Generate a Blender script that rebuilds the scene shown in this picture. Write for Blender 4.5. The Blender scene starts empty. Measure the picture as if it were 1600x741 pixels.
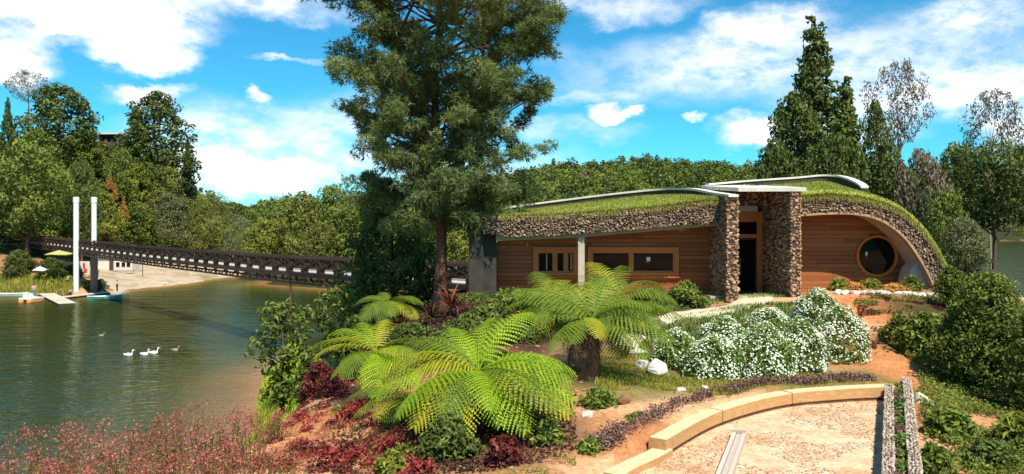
import bpy, bmesh, math, random
import numpy as np
from mathutils import Vector, Matrix

# ------------------------------------------------------------------ camera, world, sun
SC = bpy.context.scene
COL = SC.collection
F = 1256.0                      # focal length in photo pixels
CAMZ = 11.0                     # eye height over the lake
SUN_EL, SUN_AZ = math.radians(55), math.radians(24)      # azimuth: to the right of straight behind the camera

cam_data = bpy.data.cameras.new('camera')
cam = bpy.data.objects.new('camera', cam_data)
COL.objects.link(cam)
cam.location = (0, 0, CAMZ)
cam.rotation_euler = (math.radians(90), 0, 0)
cam_data.sensor_width = 36
cam_data.lens = 36 * F / 1600
cam_data.shift_y = -25.5 / 1600
cam_data.clip_start = 0.2
cam_data.clip_end = 6000
SC.camera = cam
SC.view_settings.view_transform = 'Standard'
SC.view_settings.look = 'None'
SC.view_settings.gamma = 1
SC.view_settings.exposure = 0.55
SC.cycles.max_bounces = 8
SC.cycles.diffuse_bounces = 3
SC.cycles.transmission_bounces = 4

sun_dir = Vector((math.sin(SUN_AZ) * math.cos(SUN_EL), -math.cos(SUN_AZ) * math.cos(SUN_EL), math.sin(SUN_EL)))
sl = bpy.data.lights.new('sun', 'SUN')
sl.energy = 5.0
sl.angle = math.radians(0.5)
sl.color = (1.0, 0.94, 0.84)
so = bpy.data.objects.new('sun', sl)
COL.objects.link(so)
so.rotation_euler = sun_dir.to_track_quat('Z', 'Y').to_euler()
so.location = (30, -40, 60)


def nn(nt, typ, **kw):
    n = nt.nodes.new(typ)
    for k, v in kw.items():
        if k.startswith('i_'):
            n.inputs[int(k[2:])].default_value = v
        else:
            setattr(n, k, v)
    return n


def build_world():
    w = bpy.data.worlds.new('World')
    SC.world = w
    w.use_nodes = True
    nt = w.node_tree
    nt.nodes.clear()
    L = nt.links.new
    out = nn(nt, 'ShaderNodeOutputWorld')
    bg = nn(nt, 'ShaderNodeBackground')
    L(bg.outputs[0], out.inputs[0])
    sky = nn(nt, 'ShaderNodeTexSky', sky_type='NISHITA', sun_disc=False, sun_elevation=SUN_EL,
             sun_rotation=math.pi - SUN_AZ, air_density=1.0, dust_density=0.4, ozone_density=2.5)
    sky.altitude = 1300
    bg.inputs[1].default_value = 0.095
    hs = nn(nt, 'ShaderNodeMix', data_type='RGBA', blend_type='MULTIPLY')
    hs.inputs[0].default_value = 1
    L(sky.outputs[0], hs.inputs[6])
    hs.inputs[7].default_value = SKY_TINT
    tc = nn(nt, 'ShaderNodeTexCoord')
    # edge break-up of the clouds
    n1 = nn(nt, 'ShaderNodeTexNoise', i_2=7.0, i_3=9.0, i_4=0.62)
    mp = nn(nt, 'ShaderNodeMapping')
    mp.inputs['Scale'].default_value = (1.0, 1.0, 1.9)
    L(tc.outputs['Generated'], mp.inputs[0])
    L(mp.outputs[0], n1.inputs[0])
    n2 = nn(nt, 'ShaderNodeTexNoise', i_2=22.0, i_3=7.0, i_4=0.65)
    L(mp.outputs[0], n2.inputs[0])
    # warp the direction by noise
    sub = nn(nt, 'ShaderNodeVectorMath', operation='SUBTRACT')
    L(n1.outputs[1], sub.inputs[0]); sub.inputs[1].default_value = (.5, .5, .5)
    scl = nn(nt, 'ShaderNodeVectorMath', operation='SCALE'); scl.inputs[3].default_value = 0.10
    L(sub.outputs[0], scl.inputs[0])
    add = nn(nt, 'ShaderNodeVectorMath', operation='ADD')
    L(tc.outputs['Generated'], add.inputs[0]); L(scl.outputs[0], add.inputs[1])
    total = None
    for (px, py, rx, ry, wgt, soft) in CLOUDS:
        c = Vector(((px - 800) / F, 1, (345 - py) / F)).normalized()
        k = F * 1.08 / c.y          # roughly pixels per unit of direction
        s1 = nn(nt, 'ShaderNodeVectorMath', operation='SUBTRACT')
        L(add.outputs[0], s1.inputs[0]); s1.inputs[1].default_value = c
        s2 = nn(nt, 'ShaderNodeVectorMath', operation='MULTIPLY')
        L(s1.outputs[0], s2.inputs[0]); s2.inputs[1].default_value = (k / rx, k / rx * .5, k / ry)
        ln = nn(nt, 'ShaderNodeVectorMath', operation='LENGTH')
        L(s2.outputs[0], ln.inputs[0])
        mr = nn(nt, 'ShaderNodeMapRange', interpolation_type='SMOOTHSTEP')
        L(ln.outputs['Value'], mr.inputs[0])
        mr.inputs[1].default_value = 1.0 + soft
        mr.inputs[2].default_value = 1.0 - soft
        mr.inputs[3].default_value = 0
        mr.inputs[4].default_value = wgt
        if total is None:
            total = mr
        else:
            mx = nn(nt, 'ShaderNodeMath', operation='ADD')
            L(total.outputs[0], mx.inputs[0]); L(mr.outputs[0], mx.inputs[1])
            total = mx
    # scattered clouds over the rest of the sky
    n3 = nn(nt, 'ShaderNodeTexNoise', i_2=2.6, i_3=8.0, i_4=0.6)
    L(mp.outputs[0], n3.inputs[0])
    m3 = nn(nt, 'ShaderNodeMapRange', interpolation_type='SMOOTHSTEP')
    L(n3.outputs[0], m3.inputs[0])
    m3.inputs[1].default_value = .56; m3.inputs[2].default_value = .70
    m3.inputs[4].default_value = .55
    sx = nn(nt, 'ShaderNodeSeparateXYZ'); L(tc.outputs['Generated'], sx.inputs[0])
    dome = nn(nt, 'ShaderNodeMapRange'); L(sx.outputs[1], dome.inputs[0])
    dome.inputs[1].default_value = .80; dome.inputs[2].default_value = .60
    mm = nn(nt, 'ShaderNodeMath', operation='MULTIPLY')
    L(m3.outputs[0], mm.inputs[0]); L(dome.outputs[0], mm.inputs[1])
    ad = nn(nt, 'ShaderNodeMath', operation='ADD')
    L(total.outputs[0], ad.inputs[0]); L(mm.outputs[0], ad.inputs[1])
    # wispy modulation: thin cloud becomes streaky
    m2 = nn(nt, 'ShaderNodeMapRange', interpolation_type='SMOOTHSTEP')
    L(n2.outputs[0], m2.inputs[0])
    m2.inputs[1].default_value = .30; m2.inputs[2].default_value = .66
    m2.inputs[3].default_value = .30; m2.inputs[4].default_value = 1.15
    wm = nn(nt, 'ShaderNodeMath', operation='MULTIPLY')
    L(ad.outputs[0], wm.inputs[0]); L(m2.outputs[0], wm.inputs[1])
    # thick cloud stays solid
    th = nn(nt, 'ShaderNodeMapRange', interpolation_type='SMOOTHSTEP')
    L(ad.outputs[0], th.inputs[0])
    th.inputs[1].default_value = .75; th.inputs[2].default_value = 1.15
    mxx = nn(nt, 'ShaderNodeMath', operation='MAXIMUM', use_clamp=True)
    L(wm.outputs[0], mxx.inputs[0]); L(th.outputs[0], mxx.inputs[1])
    # cloud tone: slightly grey-blue in its body
    ct = nn(nt, 'ShaderNodeMix', data_type='RGBA')
    L(n1.outputs[0], ct.inputs[0])
    ct.inputs[6].default_value = (6.3, 6.9, 7.8, 1)
    ct.inputs[7].default_value = (10.8, 10.8, 10.9, 1)
    mix = nn(nt, 'ShaderNodeMix', data_type='RGBA')
    L(mxx.outputs[0], mix.inputs[0])
    L(hs.outputs[2], mix.inputs[6])
    L(ct.outputs[2], mix.inputs[7])
    L(mix.outputs[2], bg.inputs[0])


SKY_TINT = (0.25, 1.0, 1.16, 1)
# px, py, rx, ry, weight, softness (where the clouds stand, as directions)
CLOUDS = [
    (150, 28, 165, 46, 1.2, .35), (235, 88, 78, 26, 1.1, .35), (5, 95, 70, 42, 1.1, .35),
    (235, 143, 58, 15, 1.0, .4), (400, 6, 120, 26, .75, .6), (380, 235, 165, 66, .80, .55),
    (330, 265, 200, 26, .65, .6), (450, 98, 55, 6, .6, .5), (397, 147, 17, 10, .9, .5),
    (1090, 105, 210, 50, .50, .6), (1205, 32, 85, 30, .85, .45), (1150, 88, 95, 36, .48, .55),
    (1185, 205, 66, 32, 1.15, .35), (950, 178, 40, 14, 1.05, .35), (1003, 173, 22, 10, .95, .4),
    (1093, 186, 12, 8, .85, .5), (1420, 95, 165, 70, .58, .6), (1380, 165, 140, 34, .45, .6),
    (950, 8, 130, 16, .6, .6), (1590, 195, 45, 60, .85, .5), (1560, 140, 90, 22, .55, .6),
    (560, 190, 90, 40, .35, .6), (880, 210, 120, 20, .45, .6), (1540, 15, 90, 30, .5, .6),
    (900, 150, 110, 14, .4, .6), (1300, 215, 120, 26, .7, .5), (700, 265, 240, 30, .5, .6),
]
build_world()

# ------------------------------------------------------------------ helpers
RNG = np.random.default_rng(7)


def at(px, py, d):
    return np.array([(px - 800) / F * d, d, CAMZ + (345 - py) / F * d])


def zat(py, d):
    return CAMZ + (345 - py) / F * d


def xat(px, d):
    return (px - 800) / F * d


class G:
    """collects polygons (numpy) and makes ONE mesh of them"""
    def __init__(s):
        s.v = []; s.loops = []; s.tot = []; s.t = []; s.m = []; s.n = 0

    def add(s, v, f, tint=None, mi=0):
        v = np.asarray(v, float).reshape(-1, 3)
        f = np.asarray(f, int)
        s.loops.append((f + s.n).ravel())
        s.tot.append(np.full(len(f), f.shape[1]))
        if tint is None:
            tint = 0.5
        s.t.append(np.broadcast_to(np.asarray(tint, float), (len(f),)))
        s.m.append(np.full(len(f), mi))
        s.v.append(v)
        s.n += len(v)
        return s

    def merge(s, g, M=None, off=(0, 0, 0), tint=0.0):
        for v, l, tt, ti, m in [(np.concatenate(g.v), np.concatenate(g.loops), np.concatenate(g.tot), np.concatenate(g.t), np.concatenate(g.m))]:
            if M is not None:
                v = v @ M.T
            s.v.append(v + np.asarray(off)); s.loops.append(l + s.n); s.tot.append(tt)
            s.t.append(np.clip(ti + tint, 0, 1)); s.m.append(m); s.n += len(v)
        return s

    def mesh(s, name, mats, smooth=False):
        me = bpy.data.meshes.new(name)
        v = np.concatenate(s.v); l = np.concatenate(s.loops); tot = np.concatenate(s.tot)
        me.vertices.add(len(v)); me.vertices.foreach_set('co', v.astype(np.float32).ravel())
        me.loops.add(len(l)); me.loops.foreach_set('vertex_index', l.astype(np.int32))
        me.polygons.add(len(tot))
        st = np.concatenate([[0], np.cumsum(tot)[:-1]])
        me.polygons.foreach_set('loop_start', st.astype(np.int32))
        me.polygons.foreach_set('loop_total', tot.astype(np.int32))
        me.polygons.foreach_set('material_index', np.concatenate(s.m).astype(np.int32))
        me.polygons.foreach_set('use_smooth', np.full(len(tot), smooth))
        a = me.attributes.new('tint', 'FLOAT', 'FACE')
        a.data.foreach_set('value', np.concatenate(s.t).astype(np.float32))
        for m in (mats if isinstance(mats, (list, tuple)) else [mats]):
            me.materials.append(m)
        me.update(calc_edges=True)
        me.validate()
        return me


BOXF = [[0, 3, 2, 1], [4, 5, 6, 7], [0, 1, 5, 4], [1, 2, 6, 5], [2, 3, 7, 6], [3, 0, 4, 7]]


def box(g, x0, x1, y0, y1, z0, z1, tint=None, mi=0):
    v = [(x0, y0, z0), (x1, y0, z0), (x1, y1, z0), (x0, y1, z0), (x0, y0, z1), (x1, y0, z1), (x1, y1, z1), (x0, y1, z1)]
    return g.add(v, BOXF, tint, mi)


def bevel_box(g, x0, x1, y0, y1, z0, z1, b=.01, tint=None):
    """box with chamfered long top/bottom edges on the -Y face"""
    prof = [(y0, z0 + b), (y0, z1 - b), (y0 + b, z1), (y1, z1), (y1, z0), (y0 + b, z0)]
    n = len(prof)
    v = [(x0, p[0], p[1]) for p in prof] + [(x1, p[0], p[1]) for p in prof]
    g.add(v, [[i, (i + 1) % n, (i + 1) % n + n, i + n] for i in range(n)], tint)
    g.add([v[i] for i in range(n)], [list(range(n))], tint)
    g.add([v[n + i] for i in range(n)], [list(range(n))[::-1]], tint)
    return g


def bar(g, a, b, w, h, tint=None, up=(0, 0, 1), mi=0):
    """square bar from a to b"""
    a = np.asarray(a, float); b = np.asarray(b, float)
    d = (b - a) / np.linalg.norm(b - a)
    u = np.asarray(up, float)
    s = np.cross(d, u)
    if np.linalg.norm(s) < 1e-4:
        s = np.cross(d, (0, 1, 0))
    s /= np.linalg.norm(s)
    t = np.cross(s, d)
    v = [p + s * w / 2 * i + t * h / 2 * j for p in (a, b) for i, j in ((-1, -1), (1, -1), (1, 1), (-1, 1))]
    return g.add(v, BOXF, tint, mi)


def tube(g, pts, rad, n=7, tint=None, mi=0, cap=True):
    pts = np.asarray(pts, float); k = len(pts)
    rad = np.broadcast_to(np.asarray(rad, float), (k,))
    T = np.gradient(pts, axis=0); T /= np.linalg.norm(T, axis=1)[:, None] + 1e-9
    ref = np.array([0.31, 0.17, 0.93]) if abs(T[0][2]) < .9 else np.array([1.0, .1, 0])
    S = np.cross(T, ref); S /= np.linalg.norm(S, axis=1)[:, None] + 1e-9
    U = np.cross(T, S)
    a = np.arange(n) * 2 * np.pi / n
    v = pts[:, None] + rad[:, None, None] * (S[:, None] * np.cos(a)[None, :, None] + U[:, None] * np.sin(a)[None, :, None])
    f = []
    for i in range(k - 1):
        for j in range(n):
            j2 = (j + 1) % n
            f.append([i * n + j, i * n + j2, (i + 1) * n + j2, (i + 1) * n + j])
    base = g.n
    g.add(v.reshape(-1, 3), f, tint, mi)
    if cap:
        g.add(v[-1], [list(range(n))], tint, mi)
        g.add(v[0], [list(range(n))[::-1]], tint, mi)
    return g


def sweep(g, path, w, z0, z1, tint=None, mi=0):
    """rectangular section along a path; z0/z1 are offsets from the path's own z; w = (left, right) offsets"""
    P = np.asarray(path, float)
    T = np.gradient(P, axis=0); T[:, 2] = 0
    T /= np.linalg.norm(T, axis=1)[:, None]
    S = np.stack([T[:, 1], -T[:, 0], 0 * T[:, 0]], 1)      # to the right of travel
    k = len(P)
    Zv = np.array([0, 0, 1.0])
    ring = [P - S * w[0] + Zv * z0, P + S * w[1] + Zv * z0, P + S * w[1] + Zv * z1, P - S * w[0] + Zv * z1]
    v = np.stack(ring, 1).reshape(-1, 3)
    f = []
    for i in range(k - 1):
        for j in range(4):
            j2 = (j + 1) % 4
            f.append([i * 4 + j, (i + 1) * 4 + j, (i + 1) * 4 + j2, i * 4 + j2])
    g.add(v, f, tint, mi)
    g.add(v[:4], [[0, 1, 2, 3]], tint, mi)
    g.add(v[-4:], [[3, 2, 1, 0]], tint, mi)
    return g


def spline(pts, n):
    """Catmull-Rom through pts"""
    P = np.asarray(pts, float)
    P = np.vstack([2 * P[0] - P[1], P, 2 * P[-1] - P[-2]])
    out = []
    m = len(P) - 3
    for t in np.linspace(0, m - 1e-9, n):
        i = int(t); u = t - i
        p0, p1, p2, p3 = P[i:i + 4]
        out.append(.5 * (2 * p1 + (p2 - p0) * u + (2 * p0 - 5 * p1 + 4 * p2 - p3) * u * u + (3 * p1 - p0 - 3 * p2 + p3) * u ** 3))
    return np.array(out)


def ellipsoid(g, c, r, nu=10, nv=7, tint=None, jit=0, rng=None, mi=0):
    v = []
    for i in range(nv + 1):
        a = math.pi * i / nv
        for j in range(nu):
            b = 2 * math.pi * j / nu
            k = 1 + (rng.uniform(-jit, jit) if rng is not None else 0)
            v.append((c[0] + r[0] * math.sin(a) * math.cos(b) * k, c[1] + r[1] * math.sin(a) * math.sin(b) * k, c[2] + r[2] * math.cos(a) * k))
    f = [[i * nu + j, (i + 1) * nu + j, (i + 1) * nu + (j + 1) % nu, i * nu + (j + 1) % nu] for i in range(nv) for j in range(nu)]
    return g.add(v, f, tint, mi)


def obj(name, data, parent=None, kind=None):
    o = bpy.data.objects.new(name, data)
    COL.objects.link(o)
    if parent is not None:
        o.parent = parent
    if kind:
        o['kind'] = kind
    return o


def thing(name, label, cat, loc=(0, 0, 0), rz=0, sc=1, group=None):
    o = bpy.data.objects.new(name, None)
    COL.objects.link(o)
    o.empty_display_size = .3
    o.location = tuple(float(q) for q in loc)
    o.rotation_euler = (0, 0, rz)
    o.scale = (sc, sc, sc) if not hasattr(sc, '__len__') else tuple(sc)
    tag(o, label, cat, group)
    return o


def tag(o, label=None, cat=None, group=None, kind=None):
    if label: o['label'] = label
    if cat: o['category'] = cat
    if group: o['group'] = group
    if kind: o['kind'] = kind
    return o


def recol(o, mat, slot=0):
    o.material_slots[slot].link = 'OBJECT'
    o.material_slots[slot].material = mat


# ------------------------------------------------------------------ materials
def new_mat(name):
    m = bpy.data.materials.new(name)
    m.use_nodes = True
    nt = m.node_tree
    bs = nt.nodes['Principled BSDF']
    return m, nt, bs, nt.links.new


def ramp(nt, cols):
    r = nt.nodes.new('ShaderNodeValToRGB')
    e = r.color_ramp.elements
    while len(e) < len(cols):
        e.new(.5)
    for i, (p, c) in enumerate(cols):
        e[i].position = p
        e[i].color = (*c, 1)
    return r


def foliage(name, dark, mid, light, trans=.28, rough=.55, spec=.25, wob=.12, gain=True):
    """leaves: every leaf its own tone (tint), every plant a slight tone of its own"""
    m, nt, bs, L = new_mat(name)
    if gain:
        dark, mid, light = [tuple(min(.9, q * k) for q, k in zip(c, (1.42, 1.34, 1.1))) for c in (dark, mid, light)]
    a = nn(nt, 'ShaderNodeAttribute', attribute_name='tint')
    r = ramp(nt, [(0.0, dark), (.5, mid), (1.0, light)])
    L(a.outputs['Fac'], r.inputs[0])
    oi = nn(nt, 'ShaderNodeObjectInfo')
    mr = nn(nt, 'ShaderNodeMapRange', i_3=1 - wob, i_4=1 + wob)
    L(oi.outputs['Random'], mr.inputs[0])
    hs = nn(nt, 'ShaderNodeHueSaturation')
    L(r.outputs[0], hs.inputs['Color'])
    L(mr.outputs[0], hs.inputs['Value'])
    L(hs.outputs[0], bs.inputs['Base Color'])
    bs.inputs['Roughness'].default_value = rough
    bs.inputs['Specular IOR Level'].default_value = spec
    tr = nn(nt, 'ShaderNodeBsdfTranslucent')
    br = nn(nt, 'ShaderNodeMix', data_type='RGBA', blend_type='MULTIPLY')
    br.inputs[0].default_value = 1
    br.inputs[7].default_value = (1.1, 1.15, .55, 1)
    L(hs.outputs[0], br.inputs[6]); L(br.outputs[2], tr.inputs[0])
    mx = nn(nt, 'ShaderNodeMixShader', i_0=trans)
    L(bs.outputs[0], mx.inputs[1]); L(tr.outputs[0], mx.inputs[2])
    L(mx.outputs[0], nt.nodes['Material Output'].inputs[0])
    return m


def stone_like(name, cols, scale=6, rough=.85, bump=.4, obj_rand=False, stretch=(1, 1, 1), tint=True, spec=.3, detail=6):
    """tone from the face tint (or from noise), grain from noise"""
    m, nt, bs, L = new_mat(name)
    tc = nn(nt, 'ShaderNodeTexCoord')
    mp = nn(nt, 'ShaderNodeMapping'); mp.inputs['Scale'].default_value = stretch
    L(tc.outputs['Object'], mp.inputs[0])
    nz = nn(nt, 'ShaderNodeTexNoise', i_2=scale, i_3=detail, i_4=.65)
    L(mp.outputs[0], nz.inputs[0])
    r = ramp(nt, cols)
    if tint or obj_rand:
        if obj_rand:
            a = nn(nt, 'ShaderNodeObjectInfo'); ao = a.outputs['Random']
        else:
            a = nn(nt, 'ShaderNodeAttribute', attribute_name='tint'); ao = a.outputs['Fac']
        ma = nn(nt, 'ShaderNodeMath', operation='MULTIPLY_ADD', i_1=.55, i_2=-.02)
        L(ao, ma.inputs[0])
        mb = nn(nt, 'ShaderNodeMath', operation='MULTIPLY_ADD', i_1=.5)
        L(nz.outputs[0], mb.inputs[0]); L(ma.outputs[0], mb.inputs[2])
        L(mb.outputs[0], r.inputs[0])
    else:
        L(nz.outputs[0], r.inputs[0])
    L(r.outputs[0], bs.inputs['Base Color'])
    bs.inputs['Roughness'].default_value = rough
    bs.inputs['Specular IOR Level'].default_value = spec
    bp = nn(nt, 'ShaderNodeBump', i_0=bump, i_1=.03)
    L(nz.outputs[0], bp.inputs['Height']); L(bp.outputs[0], bs.inputs['Normal'])
    return m


def plain(name, col, rough=.6, noise=.15, scale=8, spec=.4, metal=0):
    c = np.array(col)
    m = stone_like(name, [(.25, tuple(c * (1 - noise))), (.75, tuple(np.minimum(c * (1 + noise), 1)))], scale, rough, .15, tint=False, spec=spec)
    m.node_tree.nodes['Principled BSDF'].inputs['Metallic'].default_value = metal
    return m


M = {}
M['bark'] = stone_like('bark', [(.2, (.035, .022, .014)), (.8, (.17, .10, .06))], 5, .9, .8, stretch=(1, 1, .25), tint=False)
M['bark_red'] = stone_like('red_bark', [(.2, (.05, .022, .013)), (.8, (.22, .10, .055))], 5, .9, .8, stretch=(1, 1, .25), tint=False)
M['bark_pale'] = stone_like('pale_bark', [(.2, (.14, .10, .07)), (.8, (.36, .29, .22))], 5, .9, .6, stretch=(1, 1, .25), tint=False)
M['clad'] = stone_like('rubble_stone', [(.08, (.05, .026, .015)), (.32, (.22, .115, .06)), (.52, (.40, .22, .11)), (.70, (.46, .34, .23)), (.9, (.66, .55, .43))], 9, .9, .6)
M['fascia'] = stone_like('turf_edge_stone', [(.08, (.06, .034, .02)), (.35, (.22, .13, .07)), (.6, (.38, .27, .18)), (.9, (.60, .51, .40))], 9, .95, .6)
M['mortar'] = plain('mortar', (.07, .045, .03), .95)
M['plank'] = stone_like('plank_wood', [(.05, (.19, .055, .016)), (.45, (.285, .095, .027)), (.75, (.335, .120, .037)), (1, (.40, .155, .052))], 3.2, .6, .25, obj_rand=True, stretch=(.35, 1, 5), spec=.3)
M['frame'] = stone_like('orange_frame_wood', [(.2, (.44, .125, .022)), (.8, (.60, .205, .042))], 4, .45, .15, stretch=(.5, 1, 3), tint=False)
M['concrete'] = stone_like('cream_concrete', [(.2, (.40, .32, .23)), (.8, (.56, .47, .36))], 2.5, .9, .2, tint=False)
M['soffit'] = stone_like('tan_soffit_plaster', [(.2, (.32, .20, .11)), (.8, (.44, .29, .17))], 2.5, .9, .2, tint=False)
M['grey_conc'] = stone_like('grey_concrete', [(.2, (.40, .36, .31)), (.8, (.56, .51, .45))], 3, .9, .2, tint=False)
M['dark_conc'] = stone_like('shade_dark_concrete', [(.2, (.028, .024, .018)), (.8, (.075, .064, .048))], 2, .9, .4, tint=False)  # shade put into the colour of the end wall and parapets
M['coping'] = stone_like('white_coping', [(.2, (.50, .45, .37)), (.5, (.66, .61, .52)), (.8, (.78, .73, .64))], 2.2, .8, .15, tint=False)


def glass_mat():
    m, nt, bs, L = new_mat('dark_window_glass')
    bs.inputs['Base Color'].default_value = (.006, .007, .008, 1)
    bs.inputs['Roughness'].default_value = .03
    bs.inputs['IOR'].default_value = 1.5
    bs.inputs['Specular IOR Level'].default_value = .16
    return m


M['glass'] = glass_mat()
M['bridge'] = stone_like('dark_bridge_timber', [(.2, (.025, .012, .007)), (.8, (.095, .048, .028))], 4, .85, .3, obj_rand=True, stretch=(1, 1, 1))
M['deck'] = plain('bleached_deck_board', (.46, .41, .35), .8, .15)
M['pylon'] = plain('white_pylon_paint', (.70, .72, .66), .6, .1, 2)
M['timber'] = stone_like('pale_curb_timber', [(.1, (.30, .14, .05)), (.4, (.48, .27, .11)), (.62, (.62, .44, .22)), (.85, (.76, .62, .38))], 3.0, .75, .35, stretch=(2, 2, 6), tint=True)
M['grey_wood'] = stone_like('weathered_beam_wood', [(.1, (.34, .25, .18)), (.9, (.66, .57, .47))], 3, .85, .4, stretch=(6, 1, 3), tint=True)
M['pebble'] = stone_like('planter_pebble', [(.1, (.22, .14, .09)), (.45, (.46, .35, .25)), (.8, (.66, .56, .45)), (1, (.78, .70, .60))], 8, .85, .3)
M['rock'] = stone_like('white_rock', [(.2, (.34, .30, .24)), (.5, (.56, .52, .45)), (.8, (.74, .71, .64))], 4, .9, .5, tint=False)
M['grass'] = foliage('roof_grass_blades', (.15, .19, .02), (.26, .30, .045), (.40, .40, .09), .3, wob=.02, gain=False)
M['soil_stone'] = stone_like('loose_soil_stone', [(.1, (.20, .09, .04)), (.6, (.42, .23, .12)), (1, (.60, .42, .28))], 8, .9, .4)
# foliage kinds
M['pine'] = foliage('pine_needles', (.045, .070, .030), (.150, .195, .085), (.30, .35, .15), .34)
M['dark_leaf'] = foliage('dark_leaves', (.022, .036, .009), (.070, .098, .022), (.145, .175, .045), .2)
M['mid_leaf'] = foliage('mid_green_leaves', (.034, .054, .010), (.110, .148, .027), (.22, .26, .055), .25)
M['olive_leaf'] = foliage('olive_leaves', (.046, .056, .013), (.125, .138, .032), (.22, .225, .058), .25)
M['lime_leaf'] = foliage('yellow_green_leaves', (.06, .08, .012), (.16, .18, .03), (.30, .30, .055), .3)
M['grey_leaf'] = foliage('grey_green_leaves', (.045, .058, .028), (.11, .125, .062), (.20, .21, .12), .25)
M['dusty_leaf'] = foliage('dusty_brown_leaves', (.060, .046, .034), (.14, .112, .085), (.25, .21, .165), .25)
M['tan_leaf'] = foliage('dry_orange_leaves', (.22, .10, .03), (.40, .21, .07), (.55, .36, .14), .25)
M['red_leaf'] = foliage('red_leaves', (.07, .008, .012), (.22, .030, .035), (.42, .09, .085), .3)
M['pink_leaf'] = foliage('pink_flower_heads', (.11, .025, .022), (.26, .070, .065), (.44, .20, .17), .3)
M['maroon_leaf'] = foliage('maroon_leaves', (.030, .008, .008), (.10, .022, .022), (.20, .06, .05), .25)
M['mauve_leaf'] = foliage('mauve_ground_leaves', (.06, .032, .03), (.15, .085, .085), (.27, .17, .16), .25)
M['fern'] = foliage('fern_fronds', (.085, .15, .006), (.19, .30, .014), (.34, .43, .03), .35, wob=.15)
M['fern_yellow'] = foliage('fern_fronds_yellowing', (.14, .15, .010), (.28, .29, .022), (.44, .42, .06), .33, wob=.15)
M['fern_dark'] = foliage('fern_fronds_olive', (.05, .085, .010), (.115, .175, .018), (.24, .29, .045), .33, wob=.15)
M['dead_frond'] = foliage('dead_fern_fronds', (.012, .007, .005), (.040, .022, .013), (.13, .075, .045), .2)
M['daisy_leaf'] = foliage('daisy_bush_leaves', (.035, .070, .016), (.105, .165, .042), (.22, .28, .09), .25)
M['petal'] = foliage('white_petals', (.50, .56, .36), (.72, .76, .58), (.86, .87, .76), .2, wob=.02, gain=False)
M['reed'] = foliage('shore_reeds', (.07, .085, .014), (.18, .19, .035), (.36, .32, .08), .3)
M['lawn'] = foliage('lawn_blades', (.09, .10, .014), (.19, .20, .03), (.36, .30, .08), .3)
M['bright_grass'] = foliage('bright_bank_grass', (.12, .18, .012), (.22, .30, .025), (.36, .42, .05), .3)
# ------------------------------------------------------------------ the lie of the land
OUTLINE = np.array([(-15, -40), (-13.5, 0), (-12.8, 12), (-11.9, 25), (-13.2, 40), (-15.4, 48), (-17.8, 57), (-17, 62), (-12, 67), (-5, 72),
                    (10, 80), (40, 90), (75, 95), (98, 60), (98, -40)], float)
NEAR = [at(*p) for p in [
    (1180, 458, 33), (1145, 472, 30), (1470, 452, 31), (1310, 460, 29.5), (1400, 490, 27), (1370, 560, 23), (1385, 592, 20.6),
    (1200, 604, 19.6), (1100, 630, 17.9), (1000, 672, 15.6), (950, 650, 17), (900, 700, 15), (850, 741, 13.5), (1040, 600, 20.5),
    (1025, 588, 21), (1100, 585, 22), (1300, 560, 23.5), (1060, 495, 27), (1110, 480, 29), (985, 512, 25.5), (940, 600, 19.5), (750, 700, 16),
    (600, 700, 16.5), (500, 640, 21), (560, 600, 23), (430, 628, 26), (450, 592, 31), (400, 690, 19), (685, 482, 32), (900, 452, 32.3), (800, 460, 32.3),
    (1540, 670, 17), (1450, 612, 20.5), (1600, 520, 26)]]
NEAR += [np.array(p, float) for p in [
    (0, 0, 6.3), (-8, 0, 5.6), (8, 0, 6.4), (20, 0, 6.4), (30, 10, 6.6), (22, 18, 6.3), (-7, 14, 5.7), (-9.5, 12, 4.9), (-9, 18, 5.1),
    (0, 50, 6.7), (10, 55, 6.6), (22, 60, 6.2), (-2, 50, 6.9), (-5, 45, 6.0), (-9, 40, 4.9), (-6, 30, 6.5), (-10.5, 30, 4.0),
    (5, 36, 8.0), (12, 36, 8.0), (17, 36, 8.2), (5, 42, 7.8), (14, 42, 7.8), (20, 34, 7.9), (25, 45, 6.6), (40, 60, 5.0), (60, 60, 4.0),
    (30, 30, 7.2), (50, 30, 6.0), (4, 12, 6.4), (8, 10, 6.4), (12, 12, 6.5), (40, 85, 2), (0, 66, 4.5), (-8, 60, 3.6), (80, 40, 3)]]
NEAR = np.array(NEAR)


def tps_fit(P, smooth=.002):
    X = P[:, :2] / 20
    r = np.linalg.norm(X[:, None] - X[None], axis=2)
    K = np.where(r > 0, r * r * np.log(r + 1e-12), 0) + smooth * np.eye(len(P))
    Q = np.c_[np.ones(len(P)), X]
    A = np.block([[K, Q], [Q.T, np.zeros((3, 3))]])
    return X, np.linalg.solve(A, np.r_[P[:, 2], 0, 0, 0])


TX, TW = tps_fit(NEAR)


def tps(x, y):
    s = np.c_[np.ravel(x), np.ravel(y)] / 20
    out = np.empty(len(s))
    for i in range(0, len(s), 20000):
        q = s[i:i + 20000]
        r = np.linalg.norm(q[:, None] - TX[None], axis=2)
        out[i:i + 20000] = (np.where(r > 0, r * r * np.log(r + 1e-12), 0) @ TW[:-3]) + TW[-3] + q @ TW[-2:]
    return out


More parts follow.
